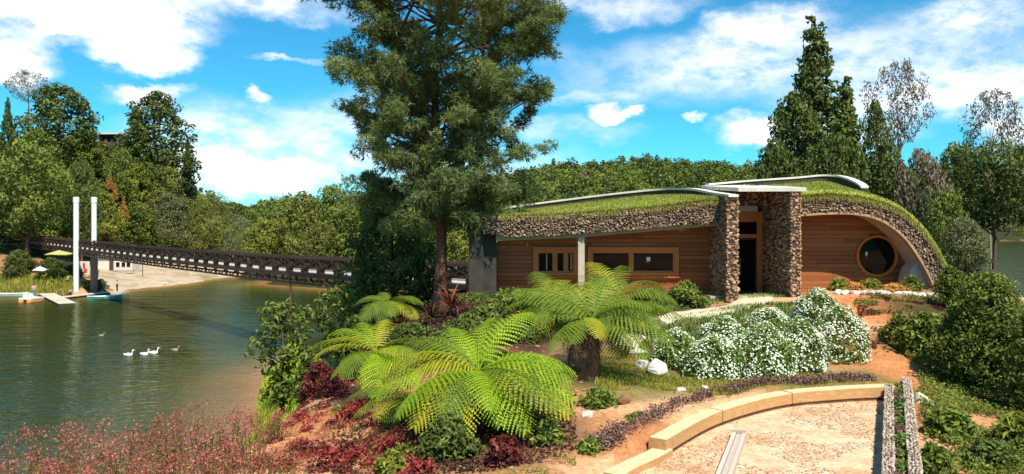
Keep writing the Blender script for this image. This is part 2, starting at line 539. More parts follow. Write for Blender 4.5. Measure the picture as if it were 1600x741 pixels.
def sdf(poly, x, y):
    """signed distance, positive inside"""
    p = np.c_[np.ravel(x), np.ravel(y)]
    d = np.full(len(p), 1e9); ins = np.zeros(len(p), bool)
    n = len(poly)
    for i in range(n):
        a, b = poly[i], poly[(i + 1) % n]
        e = b - a; w = p - a
        t = np.clip((w @ e) / (e @ e), 0, 1)
        d = np.minimum(d, np.linalg.norm(w - t[:, None] * e, axis=1))
        c = ((a[1] > p[:, 1]) != (b[1] > p[:, 1]))
        with np.errstate(divide='ignore', invalid='ignore'):
            xc = (b[0] - a[0]) * (p[:, 1] - a[1]) / (b[1] - a[1]) + a[0]
        ins ^= c & (p[:, 0] < xc)
    return np.where(ins, d, -d)


def vnoise(x, y, s, seed=0):
    """smooth value noise, about -1..1"""
    x = np.ravel(x) / s + 1000; y = np.ravel(y) / s + 1000
    xi = np.floor(x).astype(int); yi = np.floor(y).astype(int)
    fx = x - xi; fy = y - yi
    fx = fx * fx * (3 - 2 * fx); fy = fy * fy * (3 - 2 * fy)

    def h(a, b):
        k = (a * 374761393 + b * 668265263 + seed * 974634577) & 0xffffffff
        k = ((k ^ (k >> 13)) * 1274126177) & 0xffffffff
        return ((k ^ (k >> 16)) & 0xffff) / 32767.5 - 1
    return (h(xi, yi) * (1 - fx) + h(xi + 1, yi) * fx) * (1 - fy) + (h(xi, yi + 1) * (1 - fx) + h(xi + 1, yi + 1) * fx) * fy


# far land: for a column of the view, (distance, height) knots from the shore to the ridge and beyond
FAR = [(-900, [(90, 0), (100, 3), (120, 9), (190, 30), (500, 34)]),
       (-100, [(112, 0), (120, 2.2), (148, 8), (192, 29), (500, 34)]),
       (0, [(118, 0), (123, 2.0), (150, 7), (194, 27), (500, 34)]),
       (60, [(118, 0), (123, 1.8), (152, 6.2), (194, 29), (500, 34)]),
       (130, [(118, 0), (124, 1.4), (158, 3), (198, 28), (500, 34)]),
       (200, [(128, 0), (140, .8), (172, 2), (205, 26), (500, 32)]),
       (260, [(135, 0), (150, .9), (178, 2), (212, 25), (500, 30)]),
       (300, [(141, 0), (157, .9), (182, 2), (228, 13), (500, 25)]),
       (340, [(152, 0), (168, 1), (190, 2), (260, 8), (440, 22)]),
       (378, [(160, 0), (175, .6), (185, .8), (300, 6), (440, 20)]),
       (436, [(320, 0), (330, 1), (345, 3), (450, 18), (700, 22)]),
       (500, [(330, 0), (340, 1), (350, 3), (450, 16), (700, 22)]),
       (640, [(300, 0), (310, 1), (330, 5), (420, 20), (700, 28)]),
       (760, [(220, 0), (230, 2), (250, 5), (390, 27), (700, 36)]),
       (860, [(200, 0), (210, 2), (240, 6), (380, 33), (700, 38)]),
       (1000, [(200, 0), (210, 2), (240, 6), (385, 36), (700, 40)]),
       (1200, [(210, 0), (220, 2), (250, 6), (385, 34), (700, 40)]),
       (1400, [(290, 0), (300, 2), (330, 6), (420, 34), (700, 44)]),
       (1530, [(430, 0), (440, 2), (460, 5), (620, 48), (900, 52)]),
       (1700, [(440, 0), (450, 2), (470, 6), (640, 50), (900, 55)]),
       (2600, [(300, 0), (310, 2), (340, 8), (520, 40), (900, 45)])]
FPX = np.array([f[0] for f in FAR], float)
FK = np.array([f[1] for f in FAR], float)      # col, knot, (d, z)
SPIT = np.array([(-43, 139), (-30, 130), (-12, 128), (2, 134), (4, 160), (-12, 168), (-34, 162), (-42, 152)], float)


def far_h(x, y):
    x = np.ravel(x).astype(float); y = np.ravel(y).astype(float)
    ok = y > 5
    u = np.where(ok, x / np.maximum(y, 1) * F + 800, np.where(x < 0, -900, 2600))
    u = np.clip(u, -900, 2600)
    d = np.where(ok, y, 0)
    kd = np.stack([np.interp(u, FPX, FK[:, k, 0]) for k in range(5)], 1)
    kz = np.stack([np.interp(u, FPX, FK[:, k, 1]) for k in range(5)], 1)
    h = np.maximum(-.25 * (kd[:, 0] - d), -5.0)
    for k in range(4):
        t = np.clip((d - kd[:, k]) / (kd[:, k + 1] - kd[:, k]), 0, 1)
        seg = kz[:, k] + (kz[:, k + 1] - kz[:, k]) * t
        h = np.where(d >= kd[:, k], seg, h)
    h = np.where((d > kd[:, 0] + 15), h + vnoise(x, y, 35, 3) * 1.2 * np.clip((d - kd[:, 2]) / 20, 0, 1), h)
    return np.where(ok, h, -5)


ARC = np.array([xy[:2] for xy in (
    (9.35, 20.05), (7.84, 19.75), (6.1, 19.05), (4.13, 17.3), (2.5, 15.0), (1.86, 14.2), (1.2, 13.1), (.5, 11.6), (-.1, 10))])
TERRACE = np.vstack([ARC, [(.2, 8), (4.0, 8), (5.9, 12.4)], ])
PAD = np.array([(-1.8, 31.2), (17.6, 31.2), (17.6, 43), (-1.8, 43)], float)


def ground_h(x, y):
    x = np.ravel(x).astype(float); y = np.ravel(y).astype(float)
    h = far_h(x, y)
    s = sdf(SPIT, x, y)
    h = np.maximum(h, np.minimum(np.maximum(s * .3, -5), 1.4))
    s = sdf(OUTLINE, x, y)
    near = np.where(s > -25, 0, 1)
    t = np.zeros(len(x))
    m = s > 0
    if m.any():
        t[m] = tps(x[m], y[m]) + vnoise(x[m], y[m], 1.3, 1) * .06 + vnoise(x[m], y[m], .45, 2) * .03
    land = np.where(m, np.minimum(np.clip(t, .5, 9), -.15 + .95 * s), np.maximum(-.15 + .3 * s, -5))
    h = np.maximum(h, land)
    st = sdf(TERRACE, x, y)
    h = np.where(st > -.05, np.minimum(h, 6.48), h)
    sp = sdf(PAD, x, y)
    h = np.where(sp > 0, np.minimum(h, 7.95), h)
    return h


def gh(x, y):
    return float(ground_h([x], [y])[0])


def on_ground(px, d, dz=0):
    x = xat(px, d)
    return np.array([x, d, gh(x, d) + dz])


ang = np.r_[np.linspace(-180, -44, 26)[:-1], np.linspace(-44, 44, 330), np.linspace(44, 180, 26)[1:]]
rad = np.r_[[1.0, 3.0], np.geomspace(6, 1600, 330), [2500, 4500]]
A, R = np.meshgrid(np.radians(ang), rad)
GX = (R * np.sin(A)); GY = (R * np.cos(A))
GH = ground_h(GX, GY).reshape(GX.shape)


def polar_faces(nr, na):
    i, j = np.meshgrid(np.arange(nr - 1), np.arange(na - 1), indexing='ij')
    a = (i * na + j).ravel()
    return np.stack([a, a + 1, a + na + 1, a + na], 1)[:, ::-1]


SOIL = np.array((.50, .24, .105)); SOIL2 = np.array((.42, .165, .065)); PALE = np.array((.58, .37, .20))
GRASSC = np.array((.13, .135, .028)); DARKF = np.array((.035, .036, .012)); SAND = np.array((.45, .35, .235)); BED = np.array((.20, .13, .05))
LITTER_SHADE = np.array((.055, .03, .018)); BANK = np.array((.17, .18, .03))  # dark leaf litter tone, also used to paint shade on the soil


def ground_cols(x, y, h):
    x = np.ravel(x); y = np.ravel(y); h = np.ravel(h)
    c = np.tile(DARKF, (len(x), 1))
    u = np.where(y > 5, x / np.maximum(y, 1) * F + 800, -5000)
    s = sdf(OUTLINE, x, y)
    n1 = vnoise(x, y, 2.2, 11); n2 = vnoise(x, y, .7, 12); n3 = vnoise(x, y, 6, 13)

    def put(mask, col, w=1.0):
        w = np.clip(np.asarray(mask, float) * w, 0, 1)[:, None]
        c[:] = c * (1 - w) + np.asarray(col) * w
    near = (s > 0) & (y < 34) & (y > -40)
    put(near, SOIL)
    put(near & (n1 + .5 * n2 > .15), PALE, .6)
    put(near & (n1 - .6 * n2 < -.35), SOIL2, .8)

    def blob(cx, cy, rx, ry, soft=.35):
        d = np.hypot((x - cx) / rx, (y - cy) / ry) + .25 * n1 + .15 * n2
        return np.clip((1 + soft - d) / (2 * soft), 0, 1)
    # lawn between ferns, flower bushes and curb
    put(blob(4.2, 21.2, 2.6, 2.6), GRASSC, .95)
    put(blob(7.0, 21.0, 3.0, 1.5), GRASSC, .8)
    put(blob(2.6, 19.4, 1.2, 1.4), GRASSC * 1.1, .6)
    put(blob(6, 27, 5, 2.2), GRASSC * .7, .9)
    put(blob(1.8, 27.0, 5.8, 5.2), LITTER_SHADE, .95)  # soil darkened in colour for the shade behind the ferns
    put(blob(-3.5, 29, 5.5, 5.5), LITTER_SHADE, .95)  # pine shade painted into the ground colour
    put(blob(-4.0, 24.2, 3.2, 2.2), LITTER_SHADE, .9)
    put(blob(-.8, 16.8, 2.1, 2.6), LITTER_SHADE * 1.2, .95)
    put(blob(2.4, 20.3, 1.3, 1.0), LITTER_SHADE * 1.2, .8)
    put((s > 0) & (x < -7.9 + .5 * n1) & (x > -16) & (y > 19) & (y < 62), BANK, .9)
    put(blob(13.0, 22.5, 3.0, 3.5), GRASSC * .6, .85)
    put(blob(10.6, 22.4, .75, 2.2), SOIL * (1.0, .85, .75), .95)
    put(blob(12.6, 28.2, 2.4, 2.0), SOIL * (1.05, .75, .6), .9)
    put(blob(11.5, 16, 2.5, 3.5), GRASSC * .6, .8)
    put(blob(16.5, 24, 3.6, 9), DARKF * 1.2, .95)
    put(blob(17, 14, 5, 8), DARKF * 1.3, .9)
    put(blob(10.4, 17.6, 1.0, .7), SOIL, .95)
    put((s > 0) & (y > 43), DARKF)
    put((s > 0) & (s < .7) & (h < 1.2), SOIL2 * .8, .8)
    # beach on the far shore
    beach = (y > 100) & (y < 215) & (u > 112) & (u < 392) & (h < 2.6 + .4 * n3) & (h > -1)
    put(beach, SAND)
    put(beach & (n3 + .6 * n1 > .35), SAND * (.72, .68, .62), .8)
    put(beach & (vnoise(x, y, 3, 14) > .45), GRASSC, .35)
    put((y > 100) & (y < 140) & (u <= 150) & (h > 0) & (h < 9), SOIL * .8, .75)
    put(h < -.25, BED)
    put(h < -1.5, BED * (.5, .55, .5))
    return c


def ground_mat():
    m, nt, bs, L = new_mat('ground_surface')
    a = nn(nt, 'ShaderNodeAttribute', attribute_name='cover')
    tc = nn(nt, 'ShaderNodeTexCoord')
    n1 = nn(nt, 'ShaderNodeTexNoise', i_2=9.0, i_3=8.0, i_4=.7)
    L(tc.outputs['Object'], n1.inputs[0])
    n2 = nn(nt, 'ShaderNodeTexNoise', i_2=1.1, i_3=6.0, i_4=.6)
    L(tc.outputs['Object'], n2.inputs[0])
    r = nn(nt, 'ShaderNodeMapRange', i_1=.3, i_2=.7, i_3=.62, i_4=1.38)
    L(n1.outputs[0], r.inputs[0])
    r2 = nn(nt, 'ShaderNodeMapRange', i_1=.3, i_2=.7, i_3=.8, i_4=1.2)
    L(n2.outputs[0], r2.inputs[0])
    mu = nn(nt, 'ShaderNodeMath', operation='MULTIPLY')
    L(r.outputs[0], mu.inputs[0]); L(r2.outputs[0], mu.inputs[1])
    sc = nn(nt, 'ShaderNodeVectorMath', operation='SCALE')
    L(a.outputs['Color'], sc.inputs[0]); L(mu.outputs[0], sc.inputs[3])
    L(sc.outputs[0], bs.inputs['Base Color'])
    bs.inputs['Roughness'].default_value = .95
    bs.inputs['Specular IOR Level'].default_value = .15
    bp = nn(nt, 'ShaderNodeBump', i_0=.6, i_1=.06)
    L(n1.outputs[0], bp.inputs['Height']); L(bp.outputs[0], bs.inputs['Normal'])
    return m


g = G()
g.add(np.stack([GX.ravel(), GY.ravel(), GH.ravel()], 1), polar_faces(*GX.shape))
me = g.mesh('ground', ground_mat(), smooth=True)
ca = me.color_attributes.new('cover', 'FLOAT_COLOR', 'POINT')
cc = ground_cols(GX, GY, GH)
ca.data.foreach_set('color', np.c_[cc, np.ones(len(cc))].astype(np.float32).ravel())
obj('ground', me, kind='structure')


# ------------------------------------------------------------------ water
def water_mat():
    m, nt, bs, L = new_mat('lake_water')
    a = nn(nt, 'ShaderNodeAttribute', attribute_name='depth')
    tc = nn(nt, 'ShaderNodeTexCoord')
    nb = nn(nt, 'ShaderNodeTexNoise', i_2=.05, i_3=4.0, i_4=.6)
    L(tc.outputs['Object'], nb.inputs[0])
    ad = nn(nt, 'ShaderNodeMath', operation='MULTIPLY_ADD', i_1=.16, i_2=-.08)
    L(nb.outputs[0], ad.inputs[0])
    ad2 = nn(nt, 'ShaderNodeMath', operation='ADD')
    L(ad.outputs[0], ad2.inputs[0]); L(a.outputs['Fac'], ad2.inputs[1])
    r = ramp(nt, [(0.0, (.34, .16, .06)), (.12, (.20, .105, .03)), (.34, (.068, .060, .011)), (.7, (.026, .033, .006)), (1.0, (.019, .027, .007))])
    L(ad2.outputs[0], r.inputs[0])
    # turbid body of the water below, a weak reflection on top (stronger at a glancing look)
    nt.nodes.remove(bs)
    df = nn(nt, 'ShaderNodeBsdfDiffuse'); L(r.outputs[0], df.inputs[0])
    gl = nn(nt, 'ShaderNodeBsdfGlossy'); gl.inputs[0].default_value = (.92, .90, .66, 1); gl.inputs[1].default_value = .05
    fr = nn(nt, 'ShaderNodeFresnel'); fr.inputs[0].default_value = 1.33
    fm = nn(nt, 'ShaderNodeMapRange', i_1=.02, i_2=.75, i_3=.012, i_4=.26); L(fr.outputs[0], fm.inputs[0])
    mxs = nn(nt, 'ShaderNodeMixShader'); L(fm.outputs[0], mxs.inputs[0]); L(df.outputs[0], mxs.inputs[1]); L(gl.outputs[0], mxs.inputs[2])
    L(mxs.outputs[0], nt.nodes['Material Output'].inputs[0])
    mp = nn(nt, 'ShaderNodeMapping'); mp.inputs['Rotation'].default_value = (0, 0, math.radians(-24))
    mp.inputs['Scale'].default_value = (.42, 1.0, 1)
    L(tc.outputs['Object'], mp.inputs[0])
    w1 = nn(nt, 'ShaderNodeTexNoise', i_2=1.5, i_3=3.0, i_4=.55)
    L(mp.outputs[0], w1.inputs[0])
    w2 = nn(nt, 'ShaderNodeTexNoise', i_2=.35, i_3=2.0, i_4=.5)
    L(mp.outputs[0], w2.inputs[0])
    # calmer and rougher patches
    amp = nn(nt, 'ShaderNodeMapRange', i_1=.35, i_2=.65, i_3=.35, i_4=1.0)
    L(nb.outputs[0], amp.inputs[0])
    s = nn(nt, 'ShaderNodeMath', operation='MULTIPLY_ADD', i_1=.6)
    L(w1.outputs[0], s.inputs[0]); L(w2.outputs[0], s.inputs[2])
    bp = nn(nt, 'ShaderNodeBump', i_1=.26)
    L(amp.outputs[0], bp.inputs[0])
    L(s.outputs[0], bp.inputs['Height']); L(bp.outputs[0], gl.inputs['Normal']); L(bp.outputs[0], fr.inputs['Normal'])
    return m


wa = np.r_[np.linspace(-180, -44, 18)[:-1], np.linspace(-44, 44, 200), np.linspace(44, 180, 18)[1:]]
wr = np.r_[[1.0], np.geomspace(10, 1600, 160), [4500]]
A2, R2 = np.meshgrid(np.radians(wa), wr)
WX, WY = R2 * np.sin(A2), R2 * np.cos(A2)
WH = ground_h(WX, WY)
g = G()
g.add(np.stack([WX.ravel(), WY.ravel(), 0 * WX.ravel()], 1), polar_faces(*WX.shape))
me = g.mesh('lake', water_mat(), smooth=True)
da = me.attributes.new('depth', 'FLOAT', 'POINT')
da.data.foreach_set('value', np.clip(-WH / 5.0, 0, 1).astype(np.float32))
obj('lake', me, kind='structure')
# ------------------------------------------------------------------ the turf-roofed building
B = thing('turf_roof_building', 'low curved building with a grass roof, stone fin walls and wood planked front', 'building', (0, 31, 7.95))
BO = np.array([0, 31, 7.95])


class BG(G):
    """world coordinates in, building coordinates out"""
    def mesh(s, *a, **k):
        s.v = [v - BO for v in s.v]
        return super().mesh(*a, **k)


def bpart(name, g, mat, parent=B, kind=None, smooth=False):
    return obj(name, g.mesh(name, mat, smooth), parent, kind)


def stones(g, fn, LA, LB, size, n, rng, proud=.05, aspect=1.25, tfun=None):
    """irregular rubble over a patch: fn(a, b) -> point, a in 0..LA, b in 0..LB metres; no courses, every stone turned its own way"""
    n = np.asarray(n, float)
    na = max(1, int(round(LA / (size * aspect)))); nb_ = max(1, int(round(LB / size)))
    sa, sb = LA / na, LB / nb_
    for jb in range(nb_):
        for ja in range(na + (jb % 2)):
            if rng.uniform() < .10:
                continue
            ca = (ja + .5 - .5 * (jb % 2) + rng.uniform(-.34, .34)) * sa
            cb = (jb + .5 + rng.uniform(-.34, .34)) * sb
            if ca < 0 or ca > LA:
                ca = min(max(ca, sa * .3), LA - sa * .3)
            e = 1e-3
            c = fn(ca, cb); u = fn(ca + e, cb) - c; w = fn(ca, cb + e) - c
            u /= np.linalg.norm(u); w /= np.linalg.norm(w)
            k = rng.choice([.5, .75, .95, 1.15, 1.45], p=[.2, .25, .25, .2, .1]) * rng.uniform(.9, 1.1)
            ru, rw = sa * .60 * k, sb * .60 * k * rng.uniform(.75, 1.2)
            m_ = 6 if size > .1 else 5
            a0 = rng.uniform(0, 6.283)
            an_ = a0 + (np.arange(m_) + rng.uniform(-.3, .3, m_)) * 2 * math.pi / m_
            q = rng.uniform(.72, 1.1, m_)
            pa = np.clip(ca + np.cos(an_) * ru * q, -.01, LA + .01) - ca; pb = np.clip(cb + np.sin(an_) * rw * q, -.01, LB + .01) - cb
            base = c + u * pa[:, None] + w * pb[:, None]
            sh = rng.uniform(.5, .8)
            tilt = (u * rng.uniform(-.35, .35) + w * rng.uniform(-.35, .35))
            off = (pa[:, None] * u + pb[:, None] * w) * sh
            top = c + off + n * (proud * rng.uniform(.4, 1.7)) + n * (off @ tilt)[:, None]
            v = np.vstack([base - n * .02, top])
            t_ = float(np.clip(rng.normal(.47, .21), 0, 1))
            g.add(v, [[i, (i + 1) % m_, (i + 1) % m_ + m_, i + m_] for i in range(m_)], t_)
            g.add(top, [list(range(m_))], t_)


rng = np.random.default_rng(21)

# --- fin walls -------------------------------------------------
def fin(name, x0, x1, y0, y1, z0, ztop):
    """stone fin standing out towards us; ztop(y) is its sloping top"""
    core = BG()
    k = 8
    ys = np.linspace(y0 + .03, y1, k)
    v = []
    for yy in ys:
        v += [(x0 + .03, yy, z0), (x1 - .03, yy, z0), (x1 - .03, yy, ztop(yy)), (x0 + .03, yy, ztop(yy))]
    f = []
    for i in range(k - 1):
        for j in range(4):
            j2 = (j + 1) % 4
            f.append([i * 4 + j, i * 4 + j2, (i + 1) * 4 + j2, (i + 1) * 4 + j][::-1])
    core.add(v, f + [[0, 1, 2, 3], [4 * k - 1, 4 * k - 2, 4 * k - 3, 4 * k - 4]])
    o = bpart(name, core, M['mortar'])
    s = BG()
    H = ztop(y0) - z0
    stones(s, lambda a, b: np.array([x0 + a, y0 + .03, z0 + b]), x1 - x0, H, .105, (0, -1, 0), rng, .036)
    L_ = y1 - y0
    stones(s, lambda a, b: np.array([x0 + .03, y1 - a, z0 + b * (ztop(y1 - a) - z0) / H]), L_, H, .11, (-1, 0, 0), rng, .036)
    stones(s, lambda a, b: np.array([x1 - .03, y0 + a, z0 + b * (ztop(y0 + a) - z0) / H]), L_, H, .16, (1, 0, 0), rng, .05)
    bpart('stone_cladding', s, M['clad'], o, 'stuff')
    return o


FA0, FA1 = 8.02, 8.45          # narrow fin beside the door
FB0, FB1 = 10.39, 10.78        # broad fin on the other side of the door
fin('fin_wall', FA0, FA1, 30.0, 36.4, 7.5, lambda y: 11.86 + (y - 30) * .085)
fin('fin_wall', FB0, FB1, 29.95, 37.0, 7.5, lambda y: 12.12 + (y - 30) * .085)

# end wall at the far left, concrete with its shade put into a dark colour
g = BG()
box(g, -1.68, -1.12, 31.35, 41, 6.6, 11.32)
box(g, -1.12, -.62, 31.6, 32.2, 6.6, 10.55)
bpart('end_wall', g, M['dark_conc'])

# --- copings ---------------------------------------------------
cop_l = spline([(8.235, 29.86, 11.88), (8.22, 32.5, 12.07), (7.9, 35.2, 12.33), (7.1, 37.6, 12.42), (5.4, 38.7, 12.29),
                (3.0, 39.6, 12.02), (1.0, 40.1, 11.77), (-.9, 40.5, 11.52), (-1.6, 40.6, 11.42)], 60)
g = BG(); sweep(g, cop_l, (.19, .19), 0.0, .09)
bpart('coping', g, M['coping'])
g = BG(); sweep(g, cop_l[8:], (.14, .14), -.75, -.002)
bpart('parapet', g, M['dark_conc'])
cop_r = spline([(8.74, 36, 12.58), (10.6, 36.6, 12.76), (12.96, 37, 12.93), (14.2, 37.1, 13.04), (14.85, 36.6, 12.99), (15.0, 35.6, 12.80), (14.95, 34.5, 12.55), (14.75, 33.6, 12.36)], 50)
g = BG(); sweep(g, cop_r, (.15, .15), 0, .08)
bpart('coping', g, M['coping'])
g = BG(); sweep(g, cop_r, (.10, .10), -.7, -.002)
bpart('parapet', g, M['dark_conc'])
# slab over the entrance
g = BG()
top = np.array([(10.92, 29.82, 12.24), (8.62, 30.6, 12.26), (8.28, 35, 12.52), (8.5, 36.2, 12.58), (10.92, 36.4, 12.62)])
n = len(top)
g.add(np.vstack([top, top - (0, 0, .15)]), [[i, (i + 1) % n, (i + 1) % n + n, i + n][::-1] for i in range(n)])
g.add(top[::-1], [list(range(n))]); g.add(top - (0, 0, .15), [list(range(n))])
bpart('entrance_slab', g, M['coping'])

# --- left wing: planked wall -----------------------------------
CH = .17
WZ0 = 7.9
YL = 32.5
W1 = (xat(833, YL), xat(903, YL))
W2 = (xat(918, YL), xat(1060, YL))
WIN_C = range(5, 12)             # courses that the windows interrupt


def plank_row(x0, x1, z, y, g_name='plank'):
    if x1 - x0 < .05:
        return
    gg = BG()
    bevel_box(gg, x0 + .004, x1 - .004, y, y + .045, z + .004, z + CH - .004, .007)
    bpart(g_name, gg, M['plank'])


def soff_l(x):      # underside of the left roof edge, at the wall
    return np.interp(x, [-1.2, 2.6, 8.1], [zat(376, 31.8), zat(369.5, 31.8), zat(351, 31.8)])


g = BG(); box(g, -.62, 8.02, YL + .3, YL + .5, 7.6, 9.9); box(g, 2.7, 8.02, YL + .3, YL + .5, 9.9, 10.45)
# openings stay open behind the glass; the wall body stands back from it
bpart('wall_body', g, M['mortar'])
for c in range(18):
    z = WZ0 + c * CH
    ztop_ = z + CH
    # clip where the soffit comes down
    xs = np.linspace(-.6, 8.02, 60)
    okx = xs[soff_l(xs) > z + .03]
    if len(okx) == 0:
        break
    segs = [(max(okx[0], -.6), 8.02)]
    if c in WIN_C:
        out = []
        for a, b in segs:
            out += [(a, W1[0]), (W1[1], W2[0]), (W2[1], b)]
        segs = out
    for a, b in segs:
        # staggered butt joints
        j = a + .9 + (c * 1.37) % 2.3
        cuts = [a]
        while j < b - .6:
            cuts.append(j); j += 2.6
        cuts.append(b)
        for p, q in zip(cuts[:-1], cuts[1:]):
            plank_row(p, q, z, YL)


def window(x0, x1, z0, z1, y, fw, mull, parts):
    """timber window: frame, mullions, panes"""
    g = BG()
    d0, d1 = y - .09, y + .1
    bevel_box(g, x0, x1, d0, d1, z0, z0 + fw, .012); bevel_box(g, x0, x1, d0, d1, z1 - fw * 1.15, z1, .012)
    box(g, x0, x0 + fw, d0 + .002, d1, z0 + fw + .001, z1 - fw * 1.15 - .001)
    box(g, x1 - fw, x1, d0 + .002, d1, z0 + fw + .001, z1 - fw * 1.15 - .001)
    # projecting sill
    fr = bpart('window', g, M['frame'])
    s = BG(); box(s, x0 - .04, x1 + .04, d0 - .05, d1, z0 - .05, z0 - .003)
    bpart('sill', s, M['frame'], fr)
    xs = [x0 + fw] + list(mull) + [x1 - fw]
    za, zb = z0 + fw, z1 - fw * 1.15
    for m_ in mull:
        s = BG(); box(s, m_ - .045, m_ + .045, d0 + .03, d1 - .02, za + .001, zb - .001)
        bpart('mullion', s, M['frame'], fr)
    for i in range(len(xs) - 1):
        a = xs[i] + (.045 if i > 0 else 0); b = xs[i + 1] - (.045 if i < len(xs) - 2 else 0)
        sash = BG(); t = .055
        box(sash, a + .002, b - .002, d0 + .05, d0 + .1, za + .002, za + t); box(sash, a + .002, b - .002, d0 + .05, d0 + .1, zb - t, zb - .002)
        box(sash, a + .002, a + t, d0 + .051, d0 + .1, za + t + .001, zb - t - .001); box(sash, b - t, b - .002, d0 + .051, d0 + .1, za + t + .001, zb - t - .001)
        bpart('sash', sash, M['frame'], fr)
        p = BG(); box(p, a + t - .01, b - t + .01, d0 + .075, d0 + .085, za + t - .01, zb - t + .01)
        bpart('pane', p, M['glass'], fr)
    return fr


wz0, wz1 = WZ0 + 5 * CH, WZ0 + 12 * CH
w1 = window(W1[0], W1[1], wz0, wz1, YL, .17, [xat(867, YL), xat(884, YL)], 3)
w2 = window(W2[0], W2[1], wz0, wz1, YL, .17, [xat(986, YL)], 2)
for px in (854, 892):
    s = BG(); box(s, xat(px, YL) - .02, xat(px, YL) + .02, YL - .07, YL - .025, wz0 + .26, wz1 - .28)
    bpart('glazing_bar', s, M['concrete'], w1)
reflection_white = plain('white_reflection_patch', (.80, .78, .74), .8, .03); redp = plain('red_reflection_and_picture', (.50, .05, .04), .7, .05)  # painted reflections on window panes; the red also serves the board picture
s = BG(); box(s, xat(1010, YL), xat(1016, YL), YL - .022, YL - .016, zat(408, YL), zat(402, YL))
bpart('reflection_patch', s, reflection_white, w2)
s = BG(); box(s, xat(1010, YL), xat(1014, YL), YL - .022, YL - .016, zat(411, YL), zat(408.3, YL))
bpart('reflection_patch', s, redp, w2)

# column
g = BG(); cx = xat(908, 31.35)
box(g, cx - .125, cx + .125, 31.22, 31.47, 7.5, zat(371, 31.35)); bpart('column', g, M['concrete'])

# --- left wing: roof edge ---------------------------------------
YF = 31.0
fx = np.array([757, 800, 860, 960, 1040, 1100, 1114]); ft = np.array([336, 338, 337, 330, 323, 315, 314])
fb = np.array([366, 371, 369, 362, 355, 351, 350])
FXm = xat(fx, YF)
ftop = lambda x: np.interp(x, FXm, zat(ft, YF))
fbot = lambda x: np.interp(x, FXm, zat(fb, YF))
xl0, xl1 = -1.1, 8.02
xs = np.linspace(xl0, xl1, 40)
# core of the edge and the tan beam below it
g = BG()
v = []
for x in xs:
    v += [(x, YF + .05, fbot(x) + .02), (x, YF + .05, ftop(x)), (x, YF + .5, ftop(x)), (x, YF + .5, fbot(x) + .02)]
g.add(v, [[i * 4 + j, i * 4 + (j + 1) % 4, i * 4 + 4 + (j + 1) % 4, i * 4 + 4 + j][::-1] for i in range(len(xs) - 1) for j in range(4)])
edge = bpart('roof_edge', g, M['mortar'])
s = BG()
stones(s, lambda a, b: np.array([xl0 + a, YF + .04 + .03 * math.sin(a * 3), fbot(xl0 + a) + b * (ftop(xl0 + a) - fbot(xl0 + a)) / .9]), xl1 - xl0, .9, .072, (0, -1, 0), rng, .05, 1.3)
bpart('edge_stone', s, M['fascia'], edge, 'stuff')
g = BG(); v = []
xs2 = np.linspace(-.62, 8.02, 30)
for x in xs2:
    zb = soff_l(x) - .03
    v += [(x, 31.17, zb), (x, 31.17, fbot(x) + .019), (x, YL + .4, fbot(x) + .019), (x, YL + .4, zb + .05)]
k = len(xs2)
g.add(v, [[i * 4 + j, i * 4 + (j + 1) % 4, i * 4 + 4 + (j + 1) % 4, i * 4 + 4 + j][::-1] for i in range(k - 1) for j in range(4)])
g.add(v[:4], [[3, 2, 1, 0]]); g.add(v[-4:], [[0, 1, 2, 3]])
bpart('soffit_beam', g, M['soffit'])


def roof_sheet(front, back, k=24):
    """lofted turf sheet with a little rise between edge and parapet"""
    n = len(front); t = np.linspace(0, 1, k)
    Fp = np.asarray(front)[:, None]; Bp = np.asarray(back)[:, None]
    P = Fp + (Bp - Fp) * t[None, :, None]
    P[..., 2] += .10 * np.sin(t * math.pi)[None]
    f = [[i * k + j, (i + 1) * k + j, (i + 1) * k + j + 1, i * k + j + 1] for i in range(n - 1) for j in range(k - 1)]
    return P, f


def turf(P, count, rng, hmin=.03, hmax=.085, edge=0):
    """grass blades over the sheet P (n, k, 3)"""
    g = BG()
    n, k = P.shape[:2]
    a = rng.uniform(0, n - 1.001, count); b = rng.uniform(0, k - 1.001, count)
    if edge:
        b[:edge] = rng.uniform(0, .6, edge)
    i = a.astype(int); j = b.astype(int); u = (a - i)[:, None]; w = (b - j)[:, None]
    p = (P[i, j] * (1 - u) * (1 - w) + P[i + 1, j] * u * (1 - w) + P[i, j + 1] * (1 - u) * w + P[i + 1, j + 1] * u * w)
    th = rng.uniform(0, 2 * math.pi, count)
    hh = rng.uniform(hmin, hmax, count)
    lean = rng.uniform(0, .9, count)[:, None] * hh[:, None]
    d = np.stack([np.cos(th), np.sin(th), 0 * th], 1)
    s = np.stack([-np.sin(th), np.cos(th), 0 * th], 1) * rng.uniform(.012, .03, count)[:, None]
    tip = p + d * lean + np.array([0, 0, 1]) * hh[:, None]
    if edge:
        tip[:edge] = p[:edge] + np.stack([rng.uniform(-.06, .06, edge), -rng.uniform(.02, .14, edge), rng.uniform(-.28, .10, edge)], 1)
    v = np.stack([p - s, p + s, tip], 1).reshape(-1, 3)
    x = p[:, 0]; y = p[:, 1]
    ti = np.clip(.5 + .25 * vnoise(x, y, 1.1, 5) + rng.normal(0, .15, count), 0, 1)
    dry = ((vnoise(x, y, .8, 91) + .7 * vnoise(x, y, .3, 92) + rng.normal(0, .35, count)) > .78).astype(int)
    if edge:
        dry[:edge] = rng.uniform(size=edge) < .72
    f_ = np.arange(count * 3).reshape(-1, 3)
    g.add(v, f_, ti)
    g.m[-1] = dry
    return g


def turf_base_mat():
    return stone_like('roof_turf', [(.2, (.17, .20, .03)), (.55, (.25, .28, .045)), (.85, (.34, .34, .08))], 5, .95, .5, tint=False, spec=.1)


